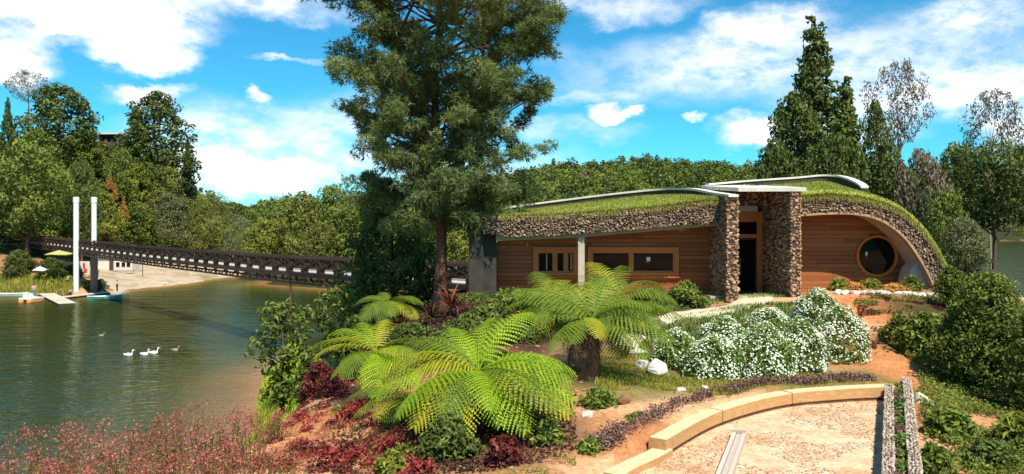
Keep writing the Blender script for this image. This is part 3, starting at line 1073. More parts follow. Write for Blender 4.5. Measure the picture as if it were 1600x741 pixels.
M['turf'] = turf_base_mat()
M['dry'] = foliage('dry_roof_grass', (.22, .17, .05), (.36, .29, .09), (.5, .42, .17), .3, wob=.02, gain=False)
tt = np.linspace(0, 1, 48)
bx = np.interp(tt, np.linspace(0, 1, len(cop_l)), cop_l[::-1][:, 0])
back = np.stack([np.interp(tt, np.linspace(0, 1, len(cop_l)), cop_l[::-1][:, q]) for q in range(3)], 1)
# stop at the fin
keep = back[:, 1] > 32.0
back = back[keep]
front_x = np.linspace(xl0, xl1, len(back))
back = back + np.array([0, 0, -.22])
front = np.stack([front_x, np.full(len(back), YF + .02), ftop(front_x) + .02], 1)
P, f = roof_sheet(front, back)
g = BG(); g.add(P.reshape(-1, 3), f)
rf = bpart('grass_roof', g, M['turf'], smooth=True)
bpart('grass_blades', turf(P, 21000, rng, edge=6500), [M['grass'], M['dry']], rf, 'stuff')

# --- entrance ----------------------------------------------------
YD = 33.3
zt = lambda py: zat(py, YD)
g = BG(); box(g, FA1, FB0, 32.7, 33.2, zt(322), 12.3); lt = bpart('entrance_lintel', g, M['mortar'])
s = BG(); stones(s, lambda a, b: np.array([FA1 + a, 32.69, zt(322) + b]), FB0 - FA1, 12.3 - zt(322), .11, (0, -1, 0), rng, .036)
bpart('stone_cladding', s, M['clad'], lt, 'stuff')
g = BG(); box(g, FA1, 10.05, 32.9, 33.4, zt(330.5), zt(322) - .002); bpart('entrance_beam', g, M['grey_conc'])
g = BG(); box(g, FA1, 10.14, YD, YD + .08, zt(347), zt(330.5) - .002); bpart('timber_panel', g, M['frame'])
dr = BG(); box(dr, FA1, FA1 + .12, YD - .03, YD + .1, 7.9, zt(347) - .002); box(dr, 10.14, FB0 - .02, YD - .03, YD + .1, 7.9, zt(331)); box(dr, FA1 + .121, 10.139, YD - .03, YD + .1, zt(372), zt(366))
fr = bpart('door_frame', dr, M['frame'])
p = BG(); box(p, FA1 + .12, 10.139, YD + .03, YD + .05, zt(366) + .002, zt(347) - .004); bpart('transom_pane', p, M['glass'], fr)
for k_, (a, b) in enumerate(((FA1 + .122, 9.28), (9.30, 10.137))):
    dl = BG(); t = .07; z0_, z1_ = 7.97, zt(372) - .006
    dm = plain('dark_door_stile', (.03, .02, .015), .5)
    box(dl, a, b, YD, YD + .045, z0_, z0_ + t * 2); box(dl, a, b, YD, YD + .045, z1_ - t, z1_)
    box(dl, a, a + t, YD + .001, YD + .045, z0_ + 2 * t + .001, z1_ - t - .001); box(dl, b - t, b, YD + .001, YD + .045, z0_ + 2 * t + .001, z1_ - t - .001)
    do = bpart('door', dl, dm)
    p = BG(); box(p, a + t, b - t, YD + .015, YD + .03, z0_ + 2 * t, z1_ - t); bpart('pane', p, M['glass'], do)
    hx = b - .13 if k_ == 0 else a + .13
    p = BG(); tube(p, [(hx, YD - .06, 8.75), (hx, YD - .06, 9.45)], .018, 6)
    bar(p, (hx, YD - .06, 8.85), (hx, YD + .01, 8.85), .02, .02); bar(p, (hx, YD - .06, 9.35), (hx, YD + .01, 9.35), .02, .02)
    bpart('handle', p, plain('steel_handle', (.6, .6, .58), .3, .05, metal=1), do)
g = BG(); box(g, FA1, FB0, 31.2, 33.4, 7.6, 7.98); box(g, FA1 - .2, FB0 - .1, 30.1, 31.2, 7.6, 7.93); bpart('entrance_step', g, M['concrete'])
g = BG(); box(g, 7.55, 8.0, 30.6, 31.4, 7.5, 8.12); bpart('side_step', g, M['concrete'])

# --- right wing ---------------------------------------------------
outer = spline([at(px, py, YF) for px, py in ((1250, 309), (1290, 306), (1330, 308.5), (1370, 316), (1403, 329), (1432, 352), (1456, 383), (1475, 417), (1494, 452))], 64)
inner = spline([at(px, py, YF) for px, py in ((1250, 335), (1290, 332), (1330, 331.5), (1364, 337), (1392, 350), (1418, 372), (1440, 403), (1456, 432), (1465, 455))], 64)
n = len(outer)
g = BG()
bkd = np.array([0, .5, 0]); o_ = outer + (0, .05, 0); i_ = inner + (0, .05, 0)
v = np.vstack([o_, i_, o_ + bkd, i_ + bkd])
q = lambda a, b: [[a * n + i, a * n + i + 1, b * n + i + 1, b * n + i] for i in range(n - 1)]
g.add(v, q(0, 1) + q(2, 0) + q(1, 3))
edge = bpart('roof_edge', g, M['mortar'])
seg = np.r_[0, np.cumsum(np.linalg.norm(np.diff((outer + inner) / 2, axis=0), axis=1))]
s = BG()


def farc(a, b):
    t = np.interp(a, seg, np.arange(n)); i = min(int(t), n - 2); u = t - i
    po = outer[i] * (1 - u) + outer[i + 1] * u; pi = inner[i] * (1 - u) + inner[i + 1] * u
    return pi + (po - pi) * (b / .68) + (0, .04, 0)


stones(s, farc, seg[-1], .68, .072, (0, -1, 0), rng, .05, 1.3)
bpart('edge_stone', s, M['fascia'], edge, 'stuff')
# curved cream soffit, from the edge back to the wall
YW = 32.5
g = BG()
a_ = inner + (0, .06, 0); b_ = inner * (1, 0, 1) + (0, YW + .1, 0)
ctr = np.array([13.5, 0, 8.5])
b_[:, 0] -= .10; b_[:, 2] += .02
th = (ctr - b_) * (1, 0, 1); th /= np.linalg.norm(th, axis=1)[:, None]
v = np.vstack([a_, b_, a_ - th * .18, b_ - th * .18])
g.add(v, [fc[::-1] for fc in q(0, 1)] + [fc for fc in q(2, 3)])
bpart('soffit', g, M['concrete'], smooth=True)
g = BG()   # thin light lip along the stone edge
v = np.vstack([inner + (0, .02, 0), inner + th * .10 + (0, .02, 0), inner + th * .10 + (0, .3, 0), inner + (0, .3, 0)])
g.add(v, q(0, 1) + q(1, 2))
bpart('edge_lip', g, M['soffit'])


def arch_x(z):
    i = np.argmax(inner[:, 2])
    return float(np.interp(z, inner[i:, 2][::-1], inner[i:, 0][::-1]))


WC = np.array([xat(1370, YW), zat(400, YW)]); WR = 33 / F * YW
def arch_top(x):
    return float(np.interp(x, inner[:, 0], inner[:, 2]))


g = BG()
zs = np.linspace(7.6, inner[:, 2].max() - .01, 24)
cx_ = WC[0]
for a, b in ((FB1, WC[0] - WR - .05), (WC[0] + WR + .05, 20)):
    v = [];
    for z in zs:
        v += [(min(a, arch_x(z) - .1), YW + .3, z), (max(min(b, arch_x(z) - .1), min(a, arch_x(z) - .1)), YW + .3, z)]
    g.add(v, [[2 * i, 2 * i + 1, 2 * i + 3, 2 * i + 2] for i in range(len(zs) - 1)])
box(g, WC[0] - WR - .05, WC[0] + WR + .05, YW + .3, YW + .32, 7.6, WC[1] - WR - .02)
box(g, WC[0] - WR - .05, WC[0] + WR + .05, YW + .3, YW + .32, WC[1] + WR + .02, arch_top(WC[0]) - .02)
bpart('wall_body', g, M['mortar'])
for c in range(20):
    z = WZ0 + c * CH
    zm = z + CH / 2
    if z > inner[:, 2].max() - .02:
        break
    # right end under the soffit
    xr = arch_x(min(z + .02, inner[:, 2].max() - .005)) - .03
    xl = FB1 - .03
    dz = 0 if z < WC[1] < z + CH else min(abs(z - WC[1]), abs(z + CH - WC[1]))
    rr = WR - .09
    segs = [(xl, xr)]
    if dz < rr:
        hw = math.sqrt(rr * rr - dz * dz)
        segs = [(xl, WC[0] - hw), (WC[0] + hw, xr)]
    for a, b in segs:
        j = a + 1.1 + (c * 1.9) % 2.1
        cuts = [a]
        while j < b - .6:
            cuts.append(j); j += 2.4
        cuts.append(b)
        for p_, q_ in zip(cuts[:-1], cuts[1:]):
            plank_row(p_, q_, z, YW)
# round window
m_ = 48
an = np.arange(m_) * 2 * math.pi / m_
ci = np.stack([np.cos(an), 0 * an, np.sin(an)], 1); C3 = np.array([WC[0], 0, WC[1]])
g = BG(); r0, r1 = WR - .115, WR - .01
prof = [(r0, YW + .12), (r0, YW - .06), (r0 + .03, YW - .09), (r1 - .03, YW - .09), (r1, YW - .06), (r1, YW + .02)]
v = np.concatenate([C3 + ci * r + (0, y, 0) for r, y in prof])
g.add(v, [[k * m_ + i, k * m_ + (i + 1) % m_, (k + 1) * m_ + (i + 1) % m_, (k + 1) * m_ + i][::-1] for k in range(len(prof) - 1) for i in range(m_)])
rw = bpart('round_window', g, M['frame'], smooth=False)
g = BG(); g.add(C3 + ci * (r0 + .01) + (0, YW + .05, 0), [list(range(m_))]); bpart('pane', g, M['glass'], rw)
for (dx0, dx1, z0_, z1_, mt) in ((-.44, -.36, .02, .16, reflection_white), (-.43, -.37, -.07, .017, redp)):  # painted reflection on the round pane
    g = BG(); box(g, WC[0] + dx0, WC[0] + dx1, YW + .035, YW + .042, WC[1] + z0_, WC[1] + z1_); bpart('reflection_patch', g, mt, rw)
# pale haunch where the arch meets the ground
hp = [at(px, py, 31.45) for px, py in ((1440, 401), (1452, 416), (1462, 440), (1466, 458), (1414, 458), (1419, 436), (1424, 420))]
g = BG(); n7 = len(hp); v = np.vstack([hp, np.array(hp) + (0, .8, 0)])
g.add(v, [[i, (i + 1) % n7, (i + 1) % n7 + n7, i + n7] for i in range(n7)]); g.add(v, [list(range(n7))[::-1]])
bpart('haunch', g, M['grey_conc'])

# right roof turf: front lip bulges over the stone edge
nrm = np.gradient(outer, axis=0)[:, [2, 1, 0]] * (-1, 0, 1); nrm[:, 1] = 0
nrm /= np.linalg.norm(nrm, axis=1)[:, None]
lip = outer + nrm * .24 + (0, .2, 0)
nb = n
bk = np.zeros((nb, 3))
for i in range(nb):
    t = i / (nb - 1)
    x = lip[i, 0] * (1 - .035 * min(1, max(0, (t - .35) / .3)))
    zc = float(np.interp(x, [10.5, 12.96, 14.2, 14.8], [12.55, 12.72, 12.82, 12.75])) if x < 14.8 else None
    yb = 37.0
    if x < 14.75:
        bk[i] = (x, yb, zc)
    else:
        bk[i] = (x + .1, 36.0 + .6 * (1 - t), lip[i, 2] + .22)
t = np.linspace(0, 1, 20)
P = lip[:, None] + (bk - lip)[:, None] * t[None, :, None]
P = np.concatenate([(outer + (0, .03, 0))[:, None], (outer + nrm * .13 + (0, .0, 0))[:, None], P], 1)
kk = P.shape[1]
f = [[i * kk + j, (i + 1) * kk + j, (i + 1) * kk + j + 1, i * kk + j + 1] for i in range(n - 1) for j in range(kk - 1)]
g = BG(); g.add(P.reshape(-1, 3), f)
rf = bpart('grass_roof', g, M['turf'], smooth=True)
bpart('grass_blades', turf(P, 19000, rng, edge=6500), [M['grass'], M['dry']], rf, 'stuff')
# ------------------------------------------------------------------ plants: builders
def norm(v):
    return v / (np.linalg.norm(v, axis=-1, keepdims=True) + 1e-9)


def leaf_quads(g, p, out, size, rng, aspect=.5, up=.6, outw=.7, tint=None, fold=.12, mi=0):
    """diamond leaves at points p; out = outward direction; size may vary"""
    n = len(p)
    size = np.broadcast_to(size, (n,)) * rng.uniform(.65, 1.35, n)
    nr = norm(rng.normal(size=(n, 3)) + out * outw + np.array([0, 0, up]))
    a = norm(np.cross(nr, norm(rng.normal(size=(n, 3)))))
    s = np.cross(nr, a)
    l = size[:, None]; w = (size * aspect)[:, None]
    v = np.stack([p - a * l / 2, p + s * w / 2 + nr * l * fold, p + a * l / 2 - nr * l * fold * .6, p - s * w / 2 + nr * l * fold], 1)
    f = np.arange(n * 4).reshape(-1, 4)
    if tint is None:
        tint = rng.uniform(.2, .8, n)
    g.add(v.reshape(-1, 3), f, np.clip(tint, 0, 1), mi)


def needles(g, p, out, length, width, rng, k=6, tint=None):
    """tufts: k thin blades from each point, fanning outwards"""
    n = len(p)
    p2 = np.repeat(p, k, 0); o2 = np.repeat(out, k, 0)
    d = norm(o2 * .8 + rng.normal(size=(n * k, 3)) * .75)
    l = (np.broadcast_to(length, (n,)).repeat(k) * rng.uniform(.6, 1.3, n * k))[:, None]
    s = norm(np.cross(d, rng.normal(size=(n * k, 3)))) * width
    tip = p2 + d * l
    tip[:, 2] -= (l[:, 0] * .15)
    v = np.stack([p2 - s, p2 + s, tip], 1).reshape(-1, 3)
    tt = np.repeat(tint if tint is not None else rng.uniform(.2, .8, n), k) + rng.normal(0, .1, n * k)
    g.add(v, np.arange(n * k * 3).reshape(-1, 3), np.clip(tt, 0, 1))


PROF = {
    'round': lambda t: math.sqrt(max(0, 1 - (2 * t - 1) ** 2)) * .95 + .05,
    'cone': lambda t: max(.09, (1 - t) ** .8) * min(1, .55 + 3 * t),
    'egg': lambda t: max(.1, math.sqrt(max(0, 1 - (t * 1.0) ** 2.2))) * min(1, .6 + 2 * t),
    'vase': lambda t: max(.15, min(1, .35 + 1.1 * t)) * math.sqrt(max(0, 1 - max(0, (t - .6) / .42) ** 2)),
    'dome': lambda t: math.sqrt(max(0.02, 1 - t * t)),
    'flat': lambda t: (.5 + .5 * t) if t < .8 else 1.0 - (t - .8) * 1.5,
}


def tree_geo(rng, H, Rad, base, prof='round', ncl=40, cr=.9, nleaf=60, leaf=.25, aspect=.55, trunk_r=.2, squash=.7, limbs=True, gap=0, needle=False, lean=0, inner=.25, wood_top=.8):
    """(wood, leaves) of a tree or bush standing at the origin; crown from z=base to z=H made of leaf clumps"""
    wood, lv = G(), G()
    zz = np.linspace(0, H * wood_top, 7)
    wob = np.cumsum(rng.normal(0, Rad * .025, (7, 2)), 0); wob[0] = 0
    tp = np.c_[wob[:, 0] + lean * zz, wob[:, 1], zz]
    tr = trunk_r * (1 - .8 * (zz / H) ** .9); tr[0] *= 1.25
    if trunk_r > 0:
        tube(wood, tp, tr, 7, .5)
    pf = PROF[prof]
    for i in range(ncl):
        t = (i + rng.uniform(0, 1)) / ncl
        t = 1 - (1 - t) if prof != 'cone' else 1 - (1 - t) ** .62 if False else t
        rr = pf(t)
        if prof == 'cone' and rng.uniform() > .35 + rr:
            t *= rng.uniform(.3, .9); rr = pf(t)
        rr *= 1 if prof not in ('cone', 'vase', 'dome') else rng.uniform(.66, 1.16)
        th = i * 2.39996 + rng.uniform(-.6, .6)
        q = math.sqrt(rng.uniform(inner, 1.0))
        cz = base + (H - base) * t
        c = np.array([math.cos(th) * Rad * rr * q + lean * cz, math.sin(th) * Rad * rr * q, cz])
        r = cr * rng.uniform(.65, 1.3) * (.55 + .5 * rr)
        nl = max(6, int(nleaf * rng.uniform(.7, 1.3) * (r / cr)))
        d = norm(rng.normal(size=(nl, 3)))
        rad = rng.uniform(.25, 1.0, nl) ** .5 * r
        p = c + d * rad[:, None] * np.array([1, 1, squash])
        outw = norm(p - np.array([lean * cz, 0, cz - r * .8]))
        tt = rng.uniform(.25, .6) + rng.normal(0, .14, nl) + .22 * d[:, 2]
        if needle:
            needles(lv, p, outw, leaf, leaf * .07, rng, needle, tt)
        else:
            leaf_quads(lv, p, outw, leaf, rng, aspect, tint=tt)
        if limbs and trunk_r > 0 and (i % 2 == 0):
            z0 = max(base * .5, min(H * wood_top * .95, c[2] - Rad * rr * q * rng.uniform(.5, .9)))
            s0 = np.array([np.interp(z0, zz, tp[:, 0]), np.interp(z0, zz, tp[:, 1]), z0])
            mid = s0 * .45 + c * .55 + np.array([0, 0, -.08 * Rad])
            r0 = max(.012, np.interp(z0, zz, tr) * .42)
            tube(wood, spline([s0, mid, c], 5), np.linspace(r0, r0 * .25, 5), 5, .5, cap=False)
    return wood, lv


TPL = {}


def template(key, leafmat, woodmat, seed, **kw):
    w, l = tree_geo(np.random.default_rng(seed), **kw)
    V = np.concatenate(l.v)
    TPL[key] = (w.mesh('trunk', woodmat, True) if w.n else None, l.mesh('crown', leafmat), float(np.percentile(V[:, 2], 99.3)), float(np.percentile(np.abs(V[:, 0]), 98.5)))


def plant(key, name, label, cat, loc, sc=1.0, rz=0, mat=None, wood=None, group=None, crown='crown', trunk='trunk'):
    t = thing(name, label, cat, loc, rz, sc, group)
    wm, lm, H, R_ = TPL[key]
    if wm is not None:
        o = obj(trunk, wm, t)
        if wood: recol(o, wood)
    o = obj(crown, lm, t)
    if mat: recol(o, mat)
    return t


def fit(key, px, ptop, pwidth, d, base=None):
    """place a template so that its top reaches ptop and its crown spans pwidth pixels at distance d"""
    x = xat(px, d)
    z = gh(x, d) if base is None else base
    H, R_ = TPL[key][2], TPL[key][3]
    sz = (zat(ptop, d) - z + .2) / H
    sxy = pwidth / F * d / 2 / R_
    return (x, d, z - .15), (sxy, sxy, max(.1, sz))


rs = np.random.default_rng(5)
template('broad_a', M['mid_leaf'], M['bark'], 1, H=10, Rad=4, base=2.2, prof='round', ncl=70, cr=1.25, nleaf=90, leaf=.42, trunk_r=.28)
template('broad_b', M['mid_leaf'], M['bark'], 2, H=10, Rad=4, base=1.2, prof='egg', ncl=85, cr=1.15, nleaf=80, leaf=.42, trunk_r=.28)
template('cone_a', M['dark_leaf'], M['bark'], 3, H=12, Rad=3.4, base=.8, prof='cone', ncl=230, cr=.66, nleaf=48, leaf=.32, trunk_r=.26, squash=.7, inner=.12)
template('cone_b', M['dark_leaf'], M['bark'], 4, H=12, Rad=3.2, base=1.5, prof='egg', ncl=95, cr=1.0, nleaf=75, leaf=.34, trunk_r=.26, squash=.6)
template('vase_a', M['olive_leaf'], M['bark'], 5, H=10, Rad=4, base=5.2, prof='flat', ncl=70, cr=1.2, nleaf=85, leaf=.34, trunk_r=.24, squash=.6)
template('wispy', M['dusty_leaf'], M['bark_pale'], 6, H=12, Rad=3.0, base=8.0, prof='round', ncl=56, cr=.66, nleaf=62, leaf=.21, trunk_r=.17, squash=.75, aspect=.45, inner=.2)
template('shrub_a', M['mid_leaf'], M['bark'], 7, H=2.2, Rad=1.4, base=.25, prof='dome', ncl=46, cr=.40, nleaf=42, leaf=.21, trunk_r=.05, squash=.8)
template('shrub_b', M['mid_leaf'], M['bark'], 8, H=2.2, Rad=1.4, base=.2, prof='egg', ncl=52, cr=.36, nleaf=60, leaf=.13, trunk_r=.05, squash=.8)
template('shrub_fine', M['dark_leaf'], M['bark'], 9, H=3.0, Rad=2.0, base=.2, prof='dome', ncl=110, cr=.48, nleaf=150, leaf=.12, trunk_r=.06, squash=.8)
template('willow', M['grey_leaf'], M['bark'], 10, H=8, Rad=5, base=.6, prof='dome', ncl=70, cr=1.3, nleaf=110, leaf=.34, trunk_r=.2, squash=.7, aspect=.28)
template('far_round', M['mid_leaf'], M['bark'], 11, H=7, Rad=3.2, base=.5, prof='egg', ncl=34, cr=1.2, nleaf=34, leaf=.75, trunk_r=.2, limbs=False)
template('far_low', M['mid_leaf'], M['bark'], 12, H=4, Rad=2.8, base=.2, prof='dome', ncl=26, cr=1.1, nleaf=34, leaf=.62, trunk_r=.1, limbs=False)


# ---- woods on the hills: reads as one mass
def wood_mass(name, pts, rngs, mats, key_geo, smin, smax, squash=(.7, 1.05)):
    """many low-poly crowns joined; pts (n,3)"""
    g = G()
    geos = key_geo
    for i, p in enumerate(pts):
        q = geos[rngs.integers(len(geos))]
        a = rngs.uniform(0, 2 * math.pi); s = smin + (smax - smin) * rngs.uniform() ** 1.7
        c_, s_ = math.cos(a), math.sin(a)
        Mx = np.array([[c_, -s_, 0], [s_, c_, 0], [0, 0, rngs.uniform(*squash)]]) * s
        pn = float(vnoise([p[0]], [p[1]], 38, 81)[0]); mi = int(np.clip(np.searchsorted(np.cumsum(MATP), np.clip(rngs.uniform() * .65 + .35 * (pn * .5 + .5), 0, .999)), 0, len(mats) - 1))
        q = q[mi] if isinstance(q, list) else q
        g.merge(q, Mx, p - (0, 0, .5), np.clip(rngs.uniform(-.2, .3) + .14 * pn, -.3, .4))
        g.m[-1] = np.full(len(g.m[-1]), mi)
    return obj(name, g.mesh(name, mats), kind='stuff')


def geo_low(seed, H, R_, ncl, nleaf, leaf, prof, cr):
    w, l = tree_geo(np.random.default_rng(seed), H=H, Rad=R_, base=.3, prof=prof, ncl=ncl, cr=cr, nleaf=nleaf, leaf=leaf, trunk_r=0, limbs=False)
    g = G(); g.merge(l); return g


LOW = [geo_low(30, 6, 3.0, 16, 8, 1.3, 'egg', 1.5), geo_low(31, 6, 3.2, 16, 8, 1.25, 'dome', 1.6), geo_low(32, 5, 3.4, 16, 8, 1.3, 'dome', 1.6), geo_low(34, 6.5, 2.8, 16, 8, 1.2, 'round', 1.5), geo_low(33, 8, 2.0, 18, 8, 1.05, 'cone', 1.1)]
SCR = [geo_low(40, 3, 1.9, 18, 12, .60, 'dome', .9), geo_low(41, 4, 1.8, 18, 12, .58, 'egg', .9), geo_low(42, 2.5, 2.0, 18, 12, .58, 'dome', .9)]


def scatter_cols(px0, px1, n, kfun, rngs, jitter=0):
    """points on the far land between distances kfun(px) -> (d0, d1), spread evenly over the ground"""
    out = []
    while len(out) < n:
        px = rngs.uniform(px0, px1, 4000); d0, d1 = kfun(px)
        d = np.sqrt(rngs.uniform(0, 1, 4000) * (d1 ** 2 - d0 ** 2) + d0 ** 2)
        x = xat(px, d); z = ground_h(x, d)
        ok = z > .25
        out += list(np.c_[x, d, z][ok])
    return np.array(out[:n])


r1 = np.random.default_rng(61)
MATP = [.58, .30, .12]
kk = lambda k: (lambda px: np.interp(px, FPX, FK[:, k, 0]))
pts = scatter_cols(296, 470, 420, lambda px: (np.maximum(kk(1)(px) + 6, 205), kk(3)(px) + 25), r1)
pts = np.vstack([pts, scatter_cols(388, 760, 640, lambda px: (kk(1)(px) + 2, kk(3)(px) + 30), r1)])
wood_mass('distant_woodland', pts, r1, [M['dark_leaf'], M['mid_leaf'], M['olive_leaf']], LOW, .55, 1.45)
MATP = [.40, .36, .12, .12]
pts = scatter_cols(735, 1330, 2700, lambda px: (kk(1)(px) + 8, kk(3)(px) + 18), r1)
wood_mass('ridge_woodland', pts, r1, [M['dark_leaf'], M['mid_leaf'], M['olive_leaf'], M['dusty_leaf']], LOW, .34, 1.15)
MATP = [.5, .3, .2]
pts = scatter_cols(1300, 1660, 520, lambda px: (kk(1)(px) + 4, kk(3)(px) + 25), r1)
wood_mass('lakeside_woodland', pts, r1, [M['dark_leaf'], M['mid_leaf'], M['olive_leaf']], LOW, .9, 1.5)
# scrub clothing the near hillside across the water
MATP = [.12, .30, .32, .26]
pts = scatter_cols(-60, 330, 880, lambda px: (np.interp(px, [-120, 0, 100, 130, 200, 260, 330], [140, 152, 156, 162, 174, 181, 192]), kk(3)(px) + 12), r1)
wood_mass('hillside_scrub', pts, r1, [M['dark_leaf'], M['mid_leaf'], M['olive_leaf'], M['lime_leaf']], SCR, .7, 1.5)

# ---- single trees of the far hillside
HILL = [
    # key, px, top, width, d, material, label
    ('broad_b', 92, 136, 118, 186, 'dark_leaf', 'big dark rounded tree crowning the hill above the two white pylons', None),
    ('cone_b', 246, 148, 112, 192, 'dark_leaf', 'tall dark tree with a pointed crown on the hill shoulder beside open sky', None),
    ('cone_a', 214, 172, 70, 190, 'mid_leaf', 'shorter tree leaning into the pointed dark tree next to the hilltop house', None),
    ('cone_a', 293, 222, 34, 196, 'dark_leaf', 'narrow dark tree at the end of the hillcrest beside the pointed tree', None),
    ('broad_a', 42, 224, 112, 140, 'mid_leaf', 'rounded tree with a bare trunk standing behind the bank where the bridge begins', None),
    ('cone_a', 12, 160, 36, 176, 'dark_leaf', 'narrow dark conifer at the edge of the picture below the grey airy tree', None),
    ('wispy', 44, 112, 62, 205, 'grey_leaf', 'airy grey tree rising pale above the dark hilltop crowns', None),
    ('broad_a', 128, 255, 58, 150, 'dark_leaf', 'dark tree straight behind the two white pylons', None),
    ('broad_b', 60, 205, 70, 168, 'mid_leaf', 'mid green tree halfway up the hill below the big rounded crown', None),
    ('broad_b', 128, 205, 60, 186, 'mid_leaf', 'green tree filling the gap between the big rounded crown and the hilltop house', None),
    ('broad_a', 190, 236, 52, 182, 'mid_leaf', 'round green bush tree just below the hilltop house', None),
    ('broad_b', 214, 262, 60, 184, 'lime_leaf', 'yellow green tree below the pointed dark tree', None),
    ('broad_a', 258, 262, 64, 188, 'olive_leaf', 'broad olive tree under the right flank of the pointed dark tree', None),
    ('willow', 262, 305, 96, 184, 'grey_leaf', 'soft grey green bush mounding behind the sand beach', None),
    ('willow', 330, 302, 100, 188, 'olive_leaf', 'wide soft olive bush behind the end of the sand beach', None),
    ('willow', 376, 338, 60, 184, 'grey_leaf', 'low grey bush on the point where the beach ends', None),
    ('broad_a', 312, 330, 44, 186, 'olive_leaf', 'rounded olive bush between the soft grey bushes behind the beach', None),
    ('broad_b', 160, 300, 60, 168, 'lime_leaf', 'yellow green leafy tree just right of the white pylons', None),
    ('broad_b', 214, 318, 66, 178, 'mid_leaf', 'leafy green tree behind the white kiosk', None),
    ('cone_b', 12, 250, 60, 150, 'dark_leaf', 'dark tree at the very edge of the picture behind the bridge bank', None),
    ('broad_a', 88, 300, 60, 158, 'mid_leaf', 'leafy tree left of the white pylons above the bridge railing', None),
    ('broad_b', 365, 318, 56, 226, 'dark_leaf', 'dark round tree behind the soft bushes at the beach end', None),
]
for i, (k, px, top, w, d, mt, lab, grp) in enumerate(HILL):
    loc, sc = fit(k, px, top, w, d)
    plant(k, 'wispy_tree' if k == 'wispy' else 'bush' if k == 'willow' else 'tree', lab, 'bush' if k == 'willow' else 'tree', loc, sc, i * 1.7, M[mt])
for i, (px, top, w, d, lab) in enumerate(((172, 272, 12, 178, 'upper orange dried bush in the scrub on the hillside'), (180, 288, 9, 176, 'small orange dried bush between the two larger orange ones on the hillside'), (193, 310, 15, 172, 'lower orange dried bush in the scrub above the bridge'))):
    loc, sc = fit('cone_a', px, top, w, d, base=zat(top + (26 if i != 2 else 36), d))
    plant('cone_a', 'dry_bush', lab, 'bush', loc, sc, i, M['tan_leaf'])

# ---- trees on the spit behind the bridge
SPITT = [
    ('broad_a', 418, 346, 84, 150, 'lime_leaf', 'low rounded yellow green tree across the water behind the bridge'),
    ('broad_b', 474, 304, 78, 148, 'olive_leaf', 'olive tree behind the bridge beside the low yellow tree'),
    ('broad_a', 520, 292, 70, 152, 'mid_leaf', 'green tree behind the bridge nearest to the tall pine on its left'),
    ('broad_b', 545, 325, 80, 144, 'mid_leaf', 'sunlit leafy tree behind the bridge in front of the green trees'),
    ('broad_b', 598, 300, 90, 150, 'dark_leaf', 'dark tree half hidden by the tall pine behind the bridge'),
    ('broad_a', 660, 310, 90, 150, 'mid_leaf', 'tree across the water directly behind the trunk of the tall pine'),
    ('broad_b', 722, 318, 70, 146, 'lime_leaf', 'sunlit tree seen between the pine trunk and the end wall of the building'),
    ('broad_a', 500, 350, 60, 140, 'olive_leaf', 'small olive bush tree at the water right behind the bridge posts'),
]
for i, (k, px, top, w, d, mt, lab) in enumerate(SPITT):
    loc, sc = fit(k, px, top, w, d)
    plant(k, 'tree', lab, 'tree', loc, sc, i * 2.1 + 1, M[mt])

# ---- trees beside and behind the building
BACK = [
    ('cone_a', 1272, 50, 160, 62, 'dark_leaf', 'tallest dark conifer rising behind the round window wing'),
    ('cone_a', 1320, 140, 120, 57, 'mid_leaf', 'lower shaggy conifer joined to the foot of the tallest one'),
    ('cone_b', 1242, 150, 110, 60, 'dark_leaf', 'dark conifer behind the entrance on the near side of the tallest one'),
    ('cone_b', 1368, 165, 64, 66, 'dark_leaf', 'pointed dark conifer between the tallest conifer and the pinkish airy tree'),
    ('wispy', 1402, 98, 92, 76, 'dusty_leaf', 'airy pinkish grey tree standing above the dark trees'),
    ('wispy', 1552, 142, 88, 92, 'dusty_leaf', 'airy greyish tree at the far right above the wooded slope'),
    ('broad_b', 1210, 226, 90, 52, 'dark_leaf', 'dark tree straight behind the stone walls of the entrance'),
    ('broad_a', 1300, 216, 110, 50, 'dark_leaf', 'dark wide tree behind the crest of the right grass roof'),
    ('broad_b', 1384, 226, 84, 50, 'dark_leaf', 'dark bushy tree behind the falling end of the grass roof'),
    ('broad_a', 1440, 240, 84, 47, 'dusty_leaf', 'brownish olive tree above the sloping end of the grass roof'),
    ('vase_a', 1552, 226, 138, 54, 'dark_leaf', 'dark spreading tree with a bare trunk by the green water'),
    ('broad_b', 1490, 232, 76, 60, 'grey_leaf', 'bluish grey tree between the brownish tree and the dark spreading tree'),
    ('broad_b', 1480, 300, 66, 42, 'mid_leaf', 'green bush tree hugging the lower end of the turf arch'),
    ('broad_a', 1508, 345, 70, 38, 'grey_leaf', 'pale grey green shrub behind the foot of the turf arch'),
    ('broad_b', 1450, 300, 60, 45, 'grey_leaf', 'greyish shrub just behind the slope of the turf arch'),
    ('vase_a', 1632, 240, 110, 58, 'dark_leaf', 'dark tree cut off by the right edge of the picture'),
    ('broad_b', 612, 300, 150, 38, 'dark_leaf', 'dense dark tree close behind the left of the pine trunk'),
    ('broad_b', 790, 300, 80, 64, 'mid_leaf', 'green tree behind the low left end of the grass roof'),
    ('broad_a', 850, 292, 90, 70, 'mid_leaf', 'green tree just showing over the white coping of the left roof'),
]
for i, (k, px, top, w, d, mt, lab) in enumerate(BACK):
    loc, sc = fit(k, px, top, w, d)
    plant(k, 'conifer' if k.startswith('cone') else 'wispy_tree' if k == 'wispy' else 'tree', lab, 'tree', loc, sc, i * 1.3 + .4, M[mt])


